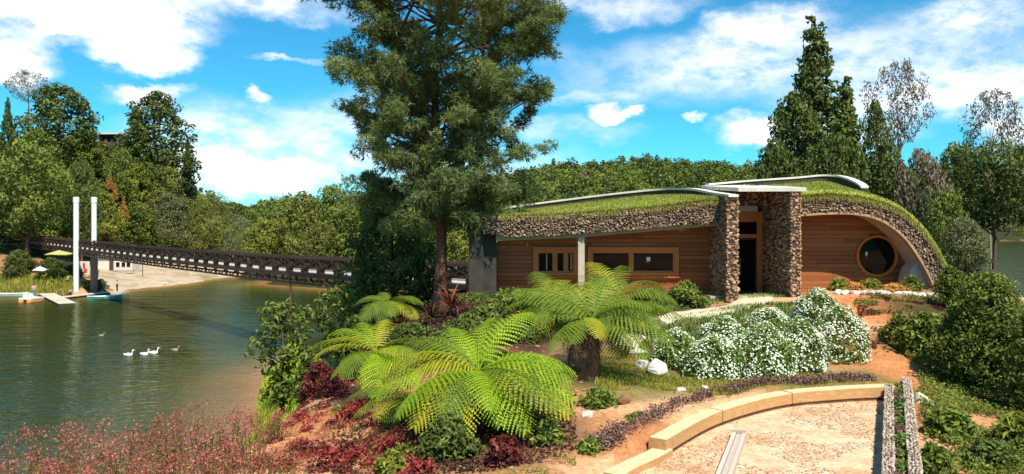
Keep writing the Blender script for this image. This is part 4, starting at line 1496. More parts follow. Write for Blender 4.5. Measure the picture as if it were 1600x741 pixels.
# ---- the tall pine in the middle
def tall_pine():
    rng = np.random.default_rng(77)
    d = 32.0
    x0, z0 = xat(685, d), gh(xat(685, d), d) - .3
    T = thing('pine_tree', 'tall spreading pine in front of the building, its top cut off by the picture', 'tree', (x0, d, z0))
    H = 15.2
    wood, lv = G(), G()
    zz = np.linspace(0, H, 14)
    tx = .12 * np.sin(zz * .55) + .03 * zz * 0
    tp = np.c_[tx, .1 * np.cos(zz * .4), zz]
    tr = .25 * (1 - zz / (H + 1.5)) ** .9 + .015; tr[0] = .38
    tube(wood, tp, tr, 10, .5)
    # second stem forking low, as in the photograph
    s2 = spline([(0.05, 0, 3.0), (.55, .2, 4.6), (1.2, .3, 7.0), (1.8, .2, 10.5), (2.0, 0, 13.2)], 12)
    tube(wood, s2, np.linspace(.13, .02, 12), 8, .5)
    s3 = spline([(-.05, 0, 4.4), (-.7, -.2, 6.2), (-1.3, -.2, 9.0), (-1.6, 0, 12.6)], 12)
    tube(wood, s3, np.linspace(.11, .02, 12), 8, .5)
    # outline of the crown: reach to each side at height above ground (from the photograph)
    hz = [3.2, 4.2, 5.4, 7.0, 8.6, 10.2, 11.6, 13.0, 14.6, 15.4]
    reach = [2.6, 4.0, 4.3, 4.4, 4.5, 4.9, 4.9, 4.5, 3.8, 1.6]
    stems = [tp, s2, s3]
    nb = 190
    for i in range(nb):
        h = 3.2 + (H - 3.5) * ((i + rng.uniform(0, 1)) / nb) ** 1.05
        st = stems[0] if rng.uniform() < .5 else stems[1 + (i % 2)]
        if not (st[0, 2] < h < st[-1, 2]):
            st = stems[0]
        root = np.array([np.interp(h, st[:, 2], st[:, q]) for q in range(3)])
        th = i * 2.39996 + rng.uniform(-.7, .7)
        dr = np.array([math.cos(th), math.sin(th), 0])
        Rr = np.interp(h, hz, reach) * rng.uniform(.45, 1.05) * (1.06 if dr[0] > 0 else .97)
        if h < 5 and dr[1] < -.3:
            Rr *= .8
        L_ = max(.7, Rr - (root[0] * dr[0] + root[1] * dr[1]))
        rise = rng.uniform(.15, .85) * L_ * (.45 if h < 5 else 1)
        P = spline([root, root + dr * L_ * .45 + (0, 0, rise * .45), root + dr * L_ * .8 + (0, 0, rise * .85), root + dr * L_ + (0, 0, rise)], 9)
        P[1:] += rng.normal(0, .07, (8, 3))
        tube(wood, P, np.linspace(.026 + .007 * L_, .006, 9), 5, .5, cap=False)
        # clumps of foliage gather towards the end of each limb
        br = rng.uniform(-.20, .20)
        for k in range(int(3 + L_ * 2.3)):
            t = .34 + .70 * rng.uniform(0, 1) ** .75
            cpt = np.array([np.interp(min(t, 1), np.linspace(0, 1, 9), P[:, q]) for q in range(3)]) + rng.normal(0, .26, 3) * (1, 1, .8)
            cr_ = rng.uniform(.20, .50)
            m_ = int(44 * cr_ / .4)
            dd = norm(rng.normal(size=(m_, 3)))
            q = cpt + dd * (rng.uniform(.15, 1, m_) ** .6 * cr_)[:, None] * (1, 1, .72)
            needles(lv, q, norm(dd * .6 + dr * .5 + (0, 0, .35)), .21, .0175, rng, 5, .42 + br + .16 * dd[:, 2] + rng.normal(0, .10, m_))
    for k in range(7):           # low limbs reaching out over the end of the building
        h = 4.6 + .55 * k; e = np.array([2.0 + .22 * (k % 4), -2.3 + .5 * (k % 3), h + .55 + .1 * k - z0 * 0])
        P = spline([(0, 0, h), e * (.5, .5, 0) + (0, 0, h + .5), e], 9)
        tube(wood, P, np.linspace(.06, .008, 9), 5, .5, cap=False)
        for q_ in range(9):
            c = P[3 + q_ % 6] + rng.normal(0, .32, 3)
            dd = norm(rng.normal(size=(50, 3))); q = c + dd * (rng.uniform(.1, 1, 50) ** .6 * rng.uniform(.25, .45))[:, None] * (1, 1, .75)
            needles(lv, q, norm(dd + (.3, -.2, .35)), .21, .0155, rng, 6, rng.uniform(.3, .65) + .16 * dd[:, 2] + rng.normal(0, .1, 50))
    for k in range(46):          # short leafy shoots close about the trunk
        h = rng.uniform(4.2, 9.5); th = rng.uniform(math.pi, 2 * math.pi)
        c = np.array([np.interp(h, tp[:, 2], tp[:, 0]) + math.cos(th) * rng.uniform(.3, 1.5), math.sin(th) * rng.uniform(.4, 1.5), h])
        dd = norm(rng.normal(size=(60, 3))); q = c + dd * (rng.uniform(.1, 1, 60) ** .6 * rng.uniform(.3, .5))[:, None] * (1, 1, .75)
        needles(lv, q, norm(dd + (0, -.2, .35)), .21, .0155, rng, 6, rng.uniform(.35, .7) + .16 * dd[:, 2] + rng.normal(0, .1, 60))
        tube(wood, [(np.interp(h - .3, tp[:, 2], tp[:, 0]), 0, h - .3), c], [.03, .012], 4, .5, cap=False)
    obj('trunk', wood.mesh('trunk', M['bark_red'], True), T)
    obj('crown', lv.mesh('crown', M['pine']), T)
    return T


tall_pine()
# ------------------------------------------------------------------ tree ferns
def frond_mesh(name, mat, L_, e0, e1, seed, npin=18, pin=.55, stalk=.10, dead=False):
    """one frond along +X: arching rachis with comb-like pinnae on both sides"""
    rng = np.random.default_rng(seed)
    g = G()
    n = 30
    s = np.linspace(0, 1, n)
    el = e0 + (e1 - e0) * s ** 1.25
    d = np.stack([np.cos(el), .06 * np.sin(s * 3 + seed), np.sin(el)], 1)
    P = np.vstack([[0, 0, 0], np.cumsum((d[:-1] + d[1:]) / 2 * L_ / (n - 1), 0)])
    tube(g, P, np.linspace(.020, .005, n), 5, .35, cap=False)
    T = norm(np.gradient(P, axis=0))
    for i in range(npin):
        t = stalk + (1 - stalk) * (i + .5) / npin
        p = np.array([np.interp(t, s, P[:, q]) for q in range(3)])
        tg = np.array([np.interp(t, s, T[:, q]) for q in range(3)])
        ln = pin * (math.sin(math.pi * min(1, (t - stalk) / (1 - stalk) * .80 + .16)) ** .8) * rng.uniform(.88, 1.08)
        up = norm(np.cross(tg, [0, 1, 0])); up = up if up[2] > 0 else -up
        for sd in (-1, 1):
            lat = np.array([0, sd, 0.0])
            dirv = norm(lat + tg * (.30 + .55 * t) - up * (.08 + (.25 if dead else 0)) * rng.uniform(.6, 1.3))
            m = 9
            u = np.linspace(0, 1, m + 1)
            Q = p + dirv * (ln * u)[:, None] + np.array([0, 0, -1]) * (ln * (.30 + (.5 if dead else 0)) * u ** 2.2)[:, None]
            w = .056 * (L_ / 2.1) * (1 - u ** 1.6 * .85) * (1 if not dead else .6)
            side = norm(np.cross(dirv, up))
            tint = np.clip(.48 + rng.normal(0, .10) + .10 * (1 - t), 0, 1)
            vs, fs, ts = [], [], []
            for j in range(m):
                a, b = Q[j], Q[j + 1]
                mid = (a + b) / 2 + dirv * ln / m * .45
                for k in (-1, 1):
                    tip = mid + side * k * w[j] * rng.uniform(.85, 1.1) - up * w[j] * .22
                    vs += [a, b, tip]; ts.append(tint + rng.normal(0, .05))
            g.add(vs, np.arange(len(vs)).reshape(-1, 3), np.clip(ts, 0, 1))
    return g.mesh(name, mat)


R_ = math.radians
FR = [frond_mesh('frond', M['fern'], 2.1, R_(62), R_(-12), 1), frond_mesh('frond', M['fern'], 2.1, R_(46), R_(-38), 2), frond_mesh('frond', M['fern'], 2.1, R_(28), R_(-48), 3), frond_mesh('frond', M['fern'], 2.1, R_(10), R_(-52), 4), frond_mesh('frond', M['fern'], 2.1, R_(-8), R_(-66), 5)]
DEAD = frond_mesh('dead_frond', M['dead_frond'], 1.7, R_(-25), R_(-92), 9, npin=26, pin=.34, dead=True)


def trunk_mesh(h, r, seed):
    rng = np.random.default_rng(seed)
    g = G()
    z = np.linspace(0, h, 9)
    tube(g, np.c_[.03 * np.sin(z * 3), .03 * np.cos(z * 2), z], np.linspace(r * 1.3, r * .8, 9), 9, .4)
    n = 220      # shaggy fibres and old frond bases
    th = rng.uniform(0, 6.283, n); zz = rng.uniform(.05, h, n)
    d = np.stack([np.cos(th), np.sin(th), 0 * th], 1)
    p = d * r * .85 + np.c_[0 * zz, 0 * zz, zz]
    s = np.stack([-np.sin(th), np.cos(th), 0 * th], 1) * .016
    tip = p + d * rng.uniform(.05, .16, n)[:, None] + np.c_[0 * zz, 0 * zz, rng.uniform(-.22, .05, n)]
    g.add(np.stack([p - s, p + s, tip], 1).reshape(-1, 3), np.arange(n * 3).reshape(-1, 3), rng.uniform(.1, .7, n))
    return g.mesh('trunk', M['dead_frond'])


def tree_fern(label, px, py, d, sc, fronds, dead, mat=None, seed=0, base=None, droop=9):
    """fronds: (bearing in degrees seen from above, 0 = to the right, 90 = away from us; frond shape; length factor)"""
    rng = np.random.default_rng(seed)
    x = xat(px, d); z = gh(x, d) if base is None else base
    h = max(.25, zat(py, d) - z)
    t = thing('tree_fern', label, 'fern', (x, d, z - .05))
    obj('trunk', trunk_mesh(h, .15, seed), t)
    fronds = list(fronds) + [(b + rng.uniform(-16, 16), min(3, max(0, k + int(rng.integers(-1, 2)))), f * rng.uniform(.6, .92)) for b, k, f in fronds[::2]] + [(q_ * 40 + rng.uniform(-15, 15), 4, rng.uniform(.75, 1.05)) for q_ in range(droop)]
    for b, k, f in fronds:
        o = obj('frond', FR[k], t)
        o.location = (0, 0, h + .02)
        o.rotation_euler = (R_(rng.uniform(-26, 26)), R_(rng.uniform(-9, 7)), R_(b + rng.uniform(-6, 6)))
        q = sc * f
        o.scale = (q, q, q)
        mm_ = rng.choice(3, p=[.64, .2, .16])
        fm_ = [mat or M['fern'], M['fern_yellow'], M['fern_dark']][mm_]
        if fm_ is not M['fern']: recol(o, fm_)
    for i in range(dead):
        o = obj('dead_frond', DEAD, t)
        o.location = (0, 0, h - .06)
        o.rotation_euler = (R_(rng.uniform(-25, 25)), R_(rng.uniform(-22, 10)), R_(i * 360 / max(1, dead) + rng.uniform(-25, 25)))
        q = sc * rng.uniform(.4, 1.05) * min(1, h / 1.15)
        o.scale = (q, q, q)
    return t


tree_fern('large bright yellow green tree fern spreading in front, beside the bare soil', 748, 578, 17.0, 1.0,
          [(172, 2, 1.14), (196, 1, .95), (152, 1, .95), (224, 3, 1.12), (206, 3, 1.0), (252, 3, .95), (282, 3, .85), (310, 3, 1.2), (334, 2, 1.12), (355, 2, 1.05), (18, 2, .95), (48, 0, 1.0), (75, 0, .95), (112, 0, .85), (135, 1, .9), (185, 3, 1.15), (238, 4, 1.0), (298, 4, 1.0), (325, 3, 1.15), (345, 3, .9), (268, 4, .8), (160, 2, 1.1)], 9, seed=1)
tree_fern('olive green tree fern with a skirt of dead fronds in front of the windows', 926, 498, 20.5, 1.0,
          [(180, 2, 1.0), (200, 2, 1.05), (150, 1, 1.05), (222, 3, .95), (245, 3, .8), (165, 1, 1.1), (330, 2, 1.1), (310, 3, 1.0), (350, 2, 1.2), (12, 1, 1.05), (40, 1, .95), (70, 0, 1.05), (96, 0, .95), (120, 0, .95), (285, 3, .7)], 14, M['fern_dark'], seed=2, droop=4)
tree_fern('tree fern close to the window wall behind the olive green one', 965, 462, 25.5, .95,
          [(180, 2, 1.0), (205, 2, .9), (150, 1, 1.0), (340, 2, 1.0), (0, 2, 1.05), (30, 1, 1.0), (70, 0, 1.0), (110, 0, 1.0), (300, 3, .8), (250, 3, .8)], 6, M['fern_dark'], seed=3)
tree_fern('tree fern before the small window among the bushes', 868, 474, 26.0, .95,
          [(180, 2, 1.0), (210, 3, .9), (150, 1, 1.0), (350, 2, .9), (20, 1, 1.0), (60, 0, .95), (110, 0, 1.0), (290, 3, .9), (250, 3, .9)], 5, M['fern_dark'], seed=4)
tree_fern('bright young tree fern at the left edge of the big one', 588, 548, 20.5, .80,
          [(178, 2, 1.1), (150, 1, 1.1), (205, 2, 1.0), (120, 0, .9), (330, 2, .9), (30, 1, .9), (240, 3, .8), (80, 0, .8)], 4, seed=5)
tree_fern('small tree fern in the shade to the left of the pine trunk', 608, 470, 29.5, .72,
          [(250, 3, 1.1), (285, 3, 1.05), (180, 2, .9), (0, 2, .9), (110, 1, .9), (325, 2, .9)], 4, M['fern_dark'], seed=6)
tree_fern('low drooping fern under the left fronds of the big bright one', 640, 618, 18.5, .62,
          [(180, 2, 1.2), (215, 3, 1.1), (250, 3, 1.0), (150, 1, 1), (320, 3, .9), (0, 2, .9)], 2, M['fern_dark'], seed=8)

# ------------------------------------------------------------------ shrubs around the house
SHRUB = [
    # key, px, top, width, d, material, name, label
    ('open', 440, 458, 116, 29.5, 'mid_leaf', 'shrub', 'glossy green shrub leaning over the lake'),
    ('open', 530, 436, 112, 33.5, 'mid_leaf', 'shrub', 'green shrub in front of the bridge end to the left of the pine'),
    ('shrub_a', 486, 536, 56, 27.0, 'mid_leaf', 'shrub', 'small leafy bush under the shrub that leans over the lake'),
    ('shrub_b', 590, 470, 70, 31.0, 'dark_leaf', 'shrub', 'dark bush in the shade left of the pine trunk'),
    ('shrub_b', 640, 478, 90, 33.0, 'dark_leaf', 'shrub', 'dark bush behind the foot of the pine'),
    ('shrub_b', 742, 455, 80, 31.0, 'dark_leaf', 'shrub', 'dark bush against the dark end wall'),
    ('shrub_a', 800, 446, 96, 28.5, 'mid_leaf', 'shrub', 'leafy bush below the windowless planks at the low end of the front'),
    ('shrub_a', 760, 474, 84, 27.0, 'dark_leaf', 'shrub', 'dark leafy bush right of the spiky red plant'),
    ('shrub_b', 848, 448, 80, 29.5, 'mid_leaf', 'shrub', 'leafy bush directly under the small window'),
    ('shrub_a', 1072, 436, 78, 29.0, 'mid_leaf', 'shrub', 'pale tipped rounded bush beside the narrow stone fin'),
    ('shrub_b', 1018, 446, 76, 29.8, 'mid_leaf', 'shrub', 'leafy bush under the right half of the long window'),
    ('shrub_b', 1310, 432, 36, 30.4, 'lime_leaf', 'shrub', 'small yellow green bush at the foot of the planks left of the round window'),
    ('shrub_b', 1334, 440, 40, 30.7, 'tan_leaf', 'shrub', 'low yellowish orange plant just under the left of the round window'),
    ('shrub_b', 1362, 433, 44, 31.0, 'lime_leaf', 'shrub', 'straggly yellow green plant under the middle of the round window'),
    ('shrub_b', 1396, 442, 48, 30.6, 'tan_leaf', 'shrub', 'low yellowish orange plant just under the right of the round window'),
    ('shrub_b', 1424, 428, 36, 30.6, 'olive_leaf', 'shrub', 'small olive bush in front of the pale haunch of the arch'),
    ('shrub_b', 1474, 428, 34, 30.4, 'olive_leaf', 'shrub', 'scruffy plant at the foot of the turf arch'),
    ('shrub_a', 1408, 486, 60, 24.5, 'olive_leaf', 'shrub', 'small green bush on the edge of the orange bed'),
    ('shrub_a', 1448, 482, 92, 23.5, 'mid_leaf', 'shrub', 'green bush between the orange soil and the big dark bush'),
    ('shrub_fine', 1548, 414, 160, 21.0, 'mid_leaf', 'bush', 'big dark fine leaved bush below the green water at the right'),
    ('shrub_fine', 1500, 470, 90, 21.5, 'dark_leaf', 'bush', 'dark bush joined to the front left of the big one'),
    ('shrub_fine', 1610, 480, 80, 19.0, 'olive_leaf', 'bush', 'dark bush cut off by the right edge below the big one'),
    ('shrub_fine', 1486, 412, 56, 28.0, 'mid_leaf', 'bush', 'green bush touching the foot of the turf arch'),
    ('shrub_a', 1482, 630, 92, 16.0, 'mid_leaf', 'shrub', 'green bush right beside the planter wall'),
    ('shrub_b', 1545, 680, 110, 14.5, 'dark_leaf', 'shrub', 'dark leafy bush in the bottom right corner'),
    ('shrub_a', 1590, 640, 100, 15.5, 'lime_leaf', 'shrub', 'lighter bush above the corner bush at the right edge'),
    ('shrub_a', 1460, 690, 60, 14.0, 'mid_leaf', 'shrub', 'small bush at the bottom along the outer planter wall'),
    ('shrub_b', 938, 602, 74, 18.0, 'mid_leaf', 'shrub', 'low dark green plant in front of the dead fern skirt'),
    ('shrub_b', 858, 650, 56, 15.6, 'mid_leaf', 'shrub', 'bright green grassy tuft at the right of the big fern'),
    ('shrub_b', 996, 642, 48, 16.8, 'mid_leaf', 'shrub', 'small grey green plant at the end of the upper curb'),
    ('shrub_b', 926, 684, 62, 14.8, 'mid_leaf', 'shrub', 'round grey green plant beside the lower curb'),
    ('shrub_b', 612, 700, 60, 14.6, 'lime_leaf', 'shrub', 'bright yellow green plant at the bottom among the red leaves'),
    ('shrub_a', 556, 488, 80, 29.0, 'dark_leaf', 'shrub', 'dark bush added for shade between the two lakeside shrubs and the small fern'),  # this bush and the next four are added to darken the pine's shade
    ('shrub_b', 640, 500, 96, 26.5, 'dark_leaf', 'shrub', 'dark bush added for shade right behind the bright ferns'),
    ('shrub_b', 690, 512, 80, 24.0, 'dark_leaf', 'shrub', 'dark bush added for shade just behind the top fronds of the big fern'),
    ('shrub_a', 726, 496, 84, 26.0, 'dark_leaf', 'shrub', 'dark bush added for shade under the spiky red plant'),
    ('shrub_b', 808, 500, 96, 24.5, 'dark_leaf', 'shrub', 'dark green bush added for shade behind the left fronds of the olive fern'),
    ('shrub_b', 1000, 496, 60, 25.0, 'mid_leaf', 'shrub', 'green bush where the path bends behind the olive fern'),
    ('shrub_b', 846, 560, 60, 19.5, 'mid_leaf', 'shrub', 'green plant right of the big fern in front of the dead skirt'),
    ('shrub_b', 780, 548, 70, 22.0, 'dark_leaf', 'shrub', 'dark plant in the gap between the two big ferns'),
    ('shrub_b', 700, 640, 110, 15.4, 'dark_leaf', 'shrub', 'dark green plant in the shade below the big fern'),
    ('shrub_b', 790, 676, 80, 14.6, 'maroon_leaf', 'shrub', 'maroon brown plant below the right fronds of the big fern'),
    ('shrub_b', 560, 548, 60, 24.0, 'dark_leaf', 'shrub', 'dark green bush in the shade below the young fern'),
    ('shrub_b', 500, 560, 76, 25.0, 'maroon_leaf', 'shrub', 'dark red bush in shade above the red slope'),
    ('shrub_b', 520, 578, 60, 22.5, 'maroon_leaf', 'shrub', 'low maroon bush at the top of the red slope'),
]
KIND = {'shrub_a': (.17, .5, 1.0), 'shrub_b': (.12, .5, 1.0), 'shrub_fine': (.11, .5, 1.5), 'open': (.26, .46, .62)}


def shrub(k, px, top, w, d, mt, nm, lab, seed):
    """a bush grown to its own size: leaf clumps over a dome, stems inside"""
    rng = np.random.default_rng(seed)
    x = xat(px, d); z = gh(x, d)
    leaf, asp, dens = KIND[k]
    Ht = max(.25, zat(top, d) - z + .1); Rt = w / F * d / 2
    leaf = min(leaf, .32 * max(Ht, Rt))
    cr = float(np.clip(.34 * min(Ht / 1.1, Rt), .09, .55))
    H, Rd = Ht - cr * .75, max(.08, Rt - cr * .8)
    base = H * (.22 if k == 'open' else .08)
    area = 2 * math.pi * Rd * (Rd + (H - base) * .7)
    ncl = int(np.clip(area / (cr * cr) * .95 * (.5 if k == 'open' else 1), 10, 170))
    nleaf = int(np.clip(9.5 * dens * (cr / leaf) ** 2 + 8, 12, 170))
    wd, lv = tree_geo(rng, H=H, Rad=Rd, base=base, prof='dome' if k != 'open' else 'vase', ncl=ncl, cr=cr, nleaf=nleaf, leaf=leaf, aspect=asp, trunk_r=.02 + .02 * Ht, squash=.8, inner=.3)
    t = thing(nm, lab, 'bush' if nm == 'bush' else 'shrub', (x, d, z - .1))
    obj('stem', wd.mesh('stem', M['bark'], True), t)
    obj('foliage', lv.mesh('foliage', M[mt]), t)
    return t


for i, (k, px, top, w, d, mt, nm, lab) in enumerate(SHRUB):
    shrub(k, px, top, w, d, mt, nm, lab, 700 + i)

# ------------------------------------------------------------------ white daisy bushes
rd = np.random.default_rng(90)


def daisy_bush(label, px, top, base, w, d, seed, nfl=420):
    rng = np.random.default_rng(seed)
    x = xat(px, d); z = gh(x, d)
    H = zat(top, d) - z; Rd = w / F * d / 2 * .92
    t = thing('flowering_bush', label, 'bush', (x, d, z - .05), group='white flowering bushes above the curb')
    wood, lv = G(), G()
    for k in range(7):
        a = k * .9; tube(wood, [(0, 0, 0), (math.cos(a) * .3, math.sin(a) * .3, H * .45), (math.cos(a) * Rd * .6, math.sin(a) * Rd * .6, H * .75)], [.03, .02, .01], 5, .5)
    n = int(5200 * max(.6, Rd))
    dd = norm(rng.normal(size=(n, 3))); dd[:, 2] = np.abs(dd[:, 2]) * 1.0 - .12 * (rng.uniform(size=n) < .35)
    bump = 1 + .06 * np.sin(dd[:, 0] * 7 + seed) * np.cos(dd[:, 1] * 6 + seed) + .05 * np.sin(dd[:, 2] * 9 + dd[:, 0] * 5)
    rr = rng.uniform(.5, 1, n) ** .5 * bump
    p = dd * rr[:, None] * np.array([Rd, Rd * .85, H * .90]) + (0, 0, .12)
    p[:, 2] = np.maximum(p[:, 2], .05)
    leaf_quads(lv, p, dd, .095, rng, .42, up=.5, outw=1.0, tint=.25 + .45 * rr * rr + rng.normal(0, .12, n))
    obj('stem', wood.mesh('stem', M['bark'], True), t)
    obj('foliage', lv.mesh('foliage', M['daisy_leaf']), t)
    # blossoms: little five-petalled stars gathered in drifts
    fl = G()
    nf = int(nfl * max(.6, Rd))
    dd = norm(rng.normal(size=(nf * 3, 3))); dd[:, 2] = np.abs(dd[:, 2]) - .05
    cl = np.sin(dd[:, 0] * 8 + seed * 2) + np.cos(dd[:, 1] * 7 - seed) + np.sin(dd[:, 2] * 10 + seed) + rng.normal(0, 2.2, nf * 3)
    dd = dd[np.argsort(-cl)[:nf]]
    bump = 1 + .06 * np.sin(dd[:, 0] * 7 + seed) * np.cos(dd[:, 1] * 6 + seed) + .05 * np.sin(dd[:, 2] * 9 + dd[:, 0] * 5)
    c = dd * (bump * rng.uniform(.96, 1.02, nf))[:, None] * np.array([Rd, Rd * .85, H * .90]) + (0, 0, .14)
    nr = norm(dd + np.array([0, -.3, .5]) + rng.normal(0, .25, (nf, 3)))
    s1 = norm(np.cross(nr, rng.normal(size=(nf, 3)))); s2 = np.cross(nr, s1)
    r = rng.uniform(.017, .033, nf)[:, None]
    for k in range(5):
        a = k * 2 * math.pi / 5; b = a + .62; e = a - .62
        v = np.stack([c, c + (s1 * math.cos(e) + s2 * math.sin(e)) * r * .7, c + (s1 * math.cos(a) + s2 * math.sin(a)) * r + nr * r * .2, c + (s1 * math.cos(b) + s2 * math.sin(b)) * r * .7], 1)
        fl.add(v.reshape(-1, 3), np.arange(nf * 4).reshape(-1, 4), rng.uniform(.3, 1, nf))
    obj('blossoms', fl.mesh('blossoms', M['petal']), t, 'stuff')
    return t


for i, (lab, px, top, base, w, d) in enumerate((
        ('white flowering bush bulging lowest above the curb, next to the white rock', 1116, 520, 588, 108, 21.4),
        ('white flowering bush in the middle of the front row, reaching down to the curb plants', 1192, 500, 588, 120, 21.6),
        ('white flowering bush with dense flowers beside the middle one of the front row', 1250, 492, 580, 96, 21.9),
        ('white flowering bush at the end of the row next to the orange soil', 1312, 468, 555, 100, 23.2),
        ('white flowering bush highest up, in front of the broad stone fin', 1276, 448, 500, 88, 26.2),
        ('sparse flowering bush closest to the white rock and the path', 1058, 512, 565, 92, 22.6),
        ('white flowering bush behind the middle of the row below the door', 1200, 476, 520, 110, 24.2),
        ('flowering bush at the edge of the path behind the lowest one', 1130, 492, 540, 96, 23.8))):
    daisy_bush(lab, px, top, base, w, d, 100 + i, 1250 if i != 5 else 500)

# ------------------------------------------------------------------ red and pink plants on the slope at lower left
def heath(seed, H, Rd, mat_head, heads=26):
    """upright bushy stems with feathery flower heads"""
    rng = np.random.default_rng(seed)
    w, l, h = G(), G(), G()
    for k in range(heads):
        a = k * 2.4; q = math.sqrt(rng.uniform(.02, 1)) * Rd
        top = np.array([math.cos(a) * q, math.sin(a) * q, H - .75 * rng.uniform(0, 1.0) ** 1.3 * min(H, 1.2) * (.5 + .5 * (q / Rd))])
        root = top * (.25, .25, 0)
        P = spline([root, (root + top) / 2 + rng.normal(0, .03, 3), top], 5)
        tube(w, P, np.linspace(.012, .005, 5), 3, .5, cap=False)
        n = 30
        t = rng.uniform(max(.1, 1 - 1.1 / H), .93, n)
        p = root + (top - root) * t[:, None] + rng.normal(0, .045, (n, 3))
        leaf_quads(l, p, norm(rng.normal(size=(n, 3))), .07, rng, .35)
        n = 46
        p = top + rng.normal(0, 1, (n, 3)) * np.array([.085, .085, .07])
        leaf_quads(h, p, norm(p - top), .04, rng, .55, tint=rng.uniform(.1, .95, n))
    return w.mesh('stem', M['bark_red']), l.mesh('foliage', M['olive_leaf']), h.mesh('flower_head', mat_head)


HEATH = [
    # px, top, d, size, label
    (62, 676, 11.5, .95, 'pink flowering shrub furthest out in the bottom corner over the water'), 
    (165, 668, 12.0, .95, 'pink flowering shrub with a tall head left of the denser pink clump'), 
    (248, 652, 12.8, 1.0, 'tall pink flowering shrub sticking up against the green water'), (292, 640, 13.2, 1.0, 'tallest pink flowering shrub against the water, full of heads'),
    (335, 634, 14.0, 1.0, 'pink flowering shrub where the water meets the slope'), 
    (360, 672, 13.6, .9, 'pink flowering shrub at the foot of the red slope'), (392, 648, 16.0, .9, 'pink flowering shrub below the bright green bank'),
    (250, 716, 11.4, .8, 'pink flowering shrub at the bottom edge between taller pink ones'), (390, 700, 13.0, .8, 'pink flowering shrub at the bottom edge near the orange soil'),
    (128, 712, 11.2, .8, 'pink flowering shrub low at the bottom between the two leftmost tall ones'), (225, 690, 11.8, .9, 'bushy pink shrub just left of the tall ones at the bottom'), (318, 696, 12.4, .9, 'bushy pink shrub at the bottom where soil and water meet'), (372, 716, 12.4, .8, 'green and pink shrub at the bottom edge of the slope'),
    (30, 716, 10.8, .7, 'thin grey pink shrub at the bottom left edge'), 
    (425, 634, 18.5, .85, 'reddish shrub on the shoulder of the slope under the green bank'), (165, 720, 10.9, .7, 'short pink flowering shrub at the bottom edge under the tall left one'),
    (450, 690, 14.0, .7, 'red and green shrub low on the pale soil'), (96, 660, 12.6, .8, 'pale pink shrub standing alone against the water at the left'),
]
for i, (px, top, d, s, lab) in enumerate(HEATH):
    x = xat(px, d); z = gh(x, d)
    h = zat(top, d) - z
    t = thing('pink_shrub', lab, 'shrub', (x, d, z - .05), i * 1.4, 1, 'pink flowering shrubs by the water')
    for nm, me in zip(('stem', 'foliage', 'flower_head'), heath(200 + i, max(.5, h), .55 * s + .08, M['pink_leaf'], int(15 * s) + 4)):
        o = obj(nm, me, t, 'stuff' if nm == 'flower_head' else None)

# red-leaved bedding plants, each a rosette
def rosette(seed, n, r, h, leaf, mat, aspect=.5):
    rng = np.random.default_rng(seed)
    g = G()
    dd = norm(rng.normal(size=(n, 3))); dd[:, 2] = np.abs(dd[:, 2])
    p = dd * rng.uniform(.4, 1, n)[:, None] * np.array([r, r, h]) + (0, 0, .02)
    leaf_quads(g, p, dd, leaf, rng, aspect, tint=rng.uniform(.1, .9, n))
    s = G(); tube(s, [(0, 0, -.05), (0, 0, h * .6)], [.012, .008], 5, .5)
    return s.mesh('stem', M['bark']), g.mesh('foliage', mat)


RED = [rosette(300 + i, 110, .26, .24, .11, M['red_leaf']) for i in range(3)]
rr_ = np.random.default_rng(301)
REDP = [(470, 628, 20.5), (505, 622, 21.0), (535, 612, 21.8), (560, 628, 20.0), (548, 640, 19.2), (590, 652, 18.2), (520, 652, 18.8), (480, 655, 19.0), (452, 648, 20.0), (578, 600, 22.4),
        (545, 690, 16.8), (560, 705, 16.0), (528, 716, 15.6), (500, 690, 17.0), (470, 690, 17.2), (580, 720, 15.2), (610, 690, 16.2), (430, 668, 18.5), (536, 736, 14.9), (640, 716, 15.0), (600, 622, 20.4), (415, 690, 16.6), (498, 730, 15.2), (660, 735, 14.4), (444, 716, 15.5)]
for i, (px, py, d) in enumerate(REDP):
    p = on_ground(px, d, -.02)
    mt = [M['red_leaf'], M['pink_leaf'], M['maroon_leaf'], M['red_leaf']][i % 4]
    t = thing('red_plant', 'small red leaved bedding plant on the bare soil slope below the young fern', 'plant', p, i, rr_.uniform(.7, 1.35), 'small red bedding plants on the soil slope')
    t['label'] = ['small red leaved plant on the bare soil slope below the young fern', 'small pink leaved plant on the bare soil slope below the young fern', 'small maroon leaved plant on the bare soil slope below the young fern', 'small red leaved plant on the bare soil slope below the young fern'][i % 4]
    for nm, me in zip(('stem', 'foliage'), RED[i % 3]):
        o = obj(nm, me, t)
        if nm == 'foliage': recol(o, mt)
YEL = rosette(320, 120, .24, .2, .10, M['lime_leaf'])
for px, d, lab in ((536, 19.9, 'yellow leaved plant among the red ones on the slope'), (630, 16.0, 'yellowish plant at the edge of the fern shadow on the slope')):
    t = thing('yellow_plant', lab, 'plant', on_ground(px, d, -.02), 1, 1.1)
    for nm, me in zip(('stem', 'foliage'), YEL): obj(nm, me, t)


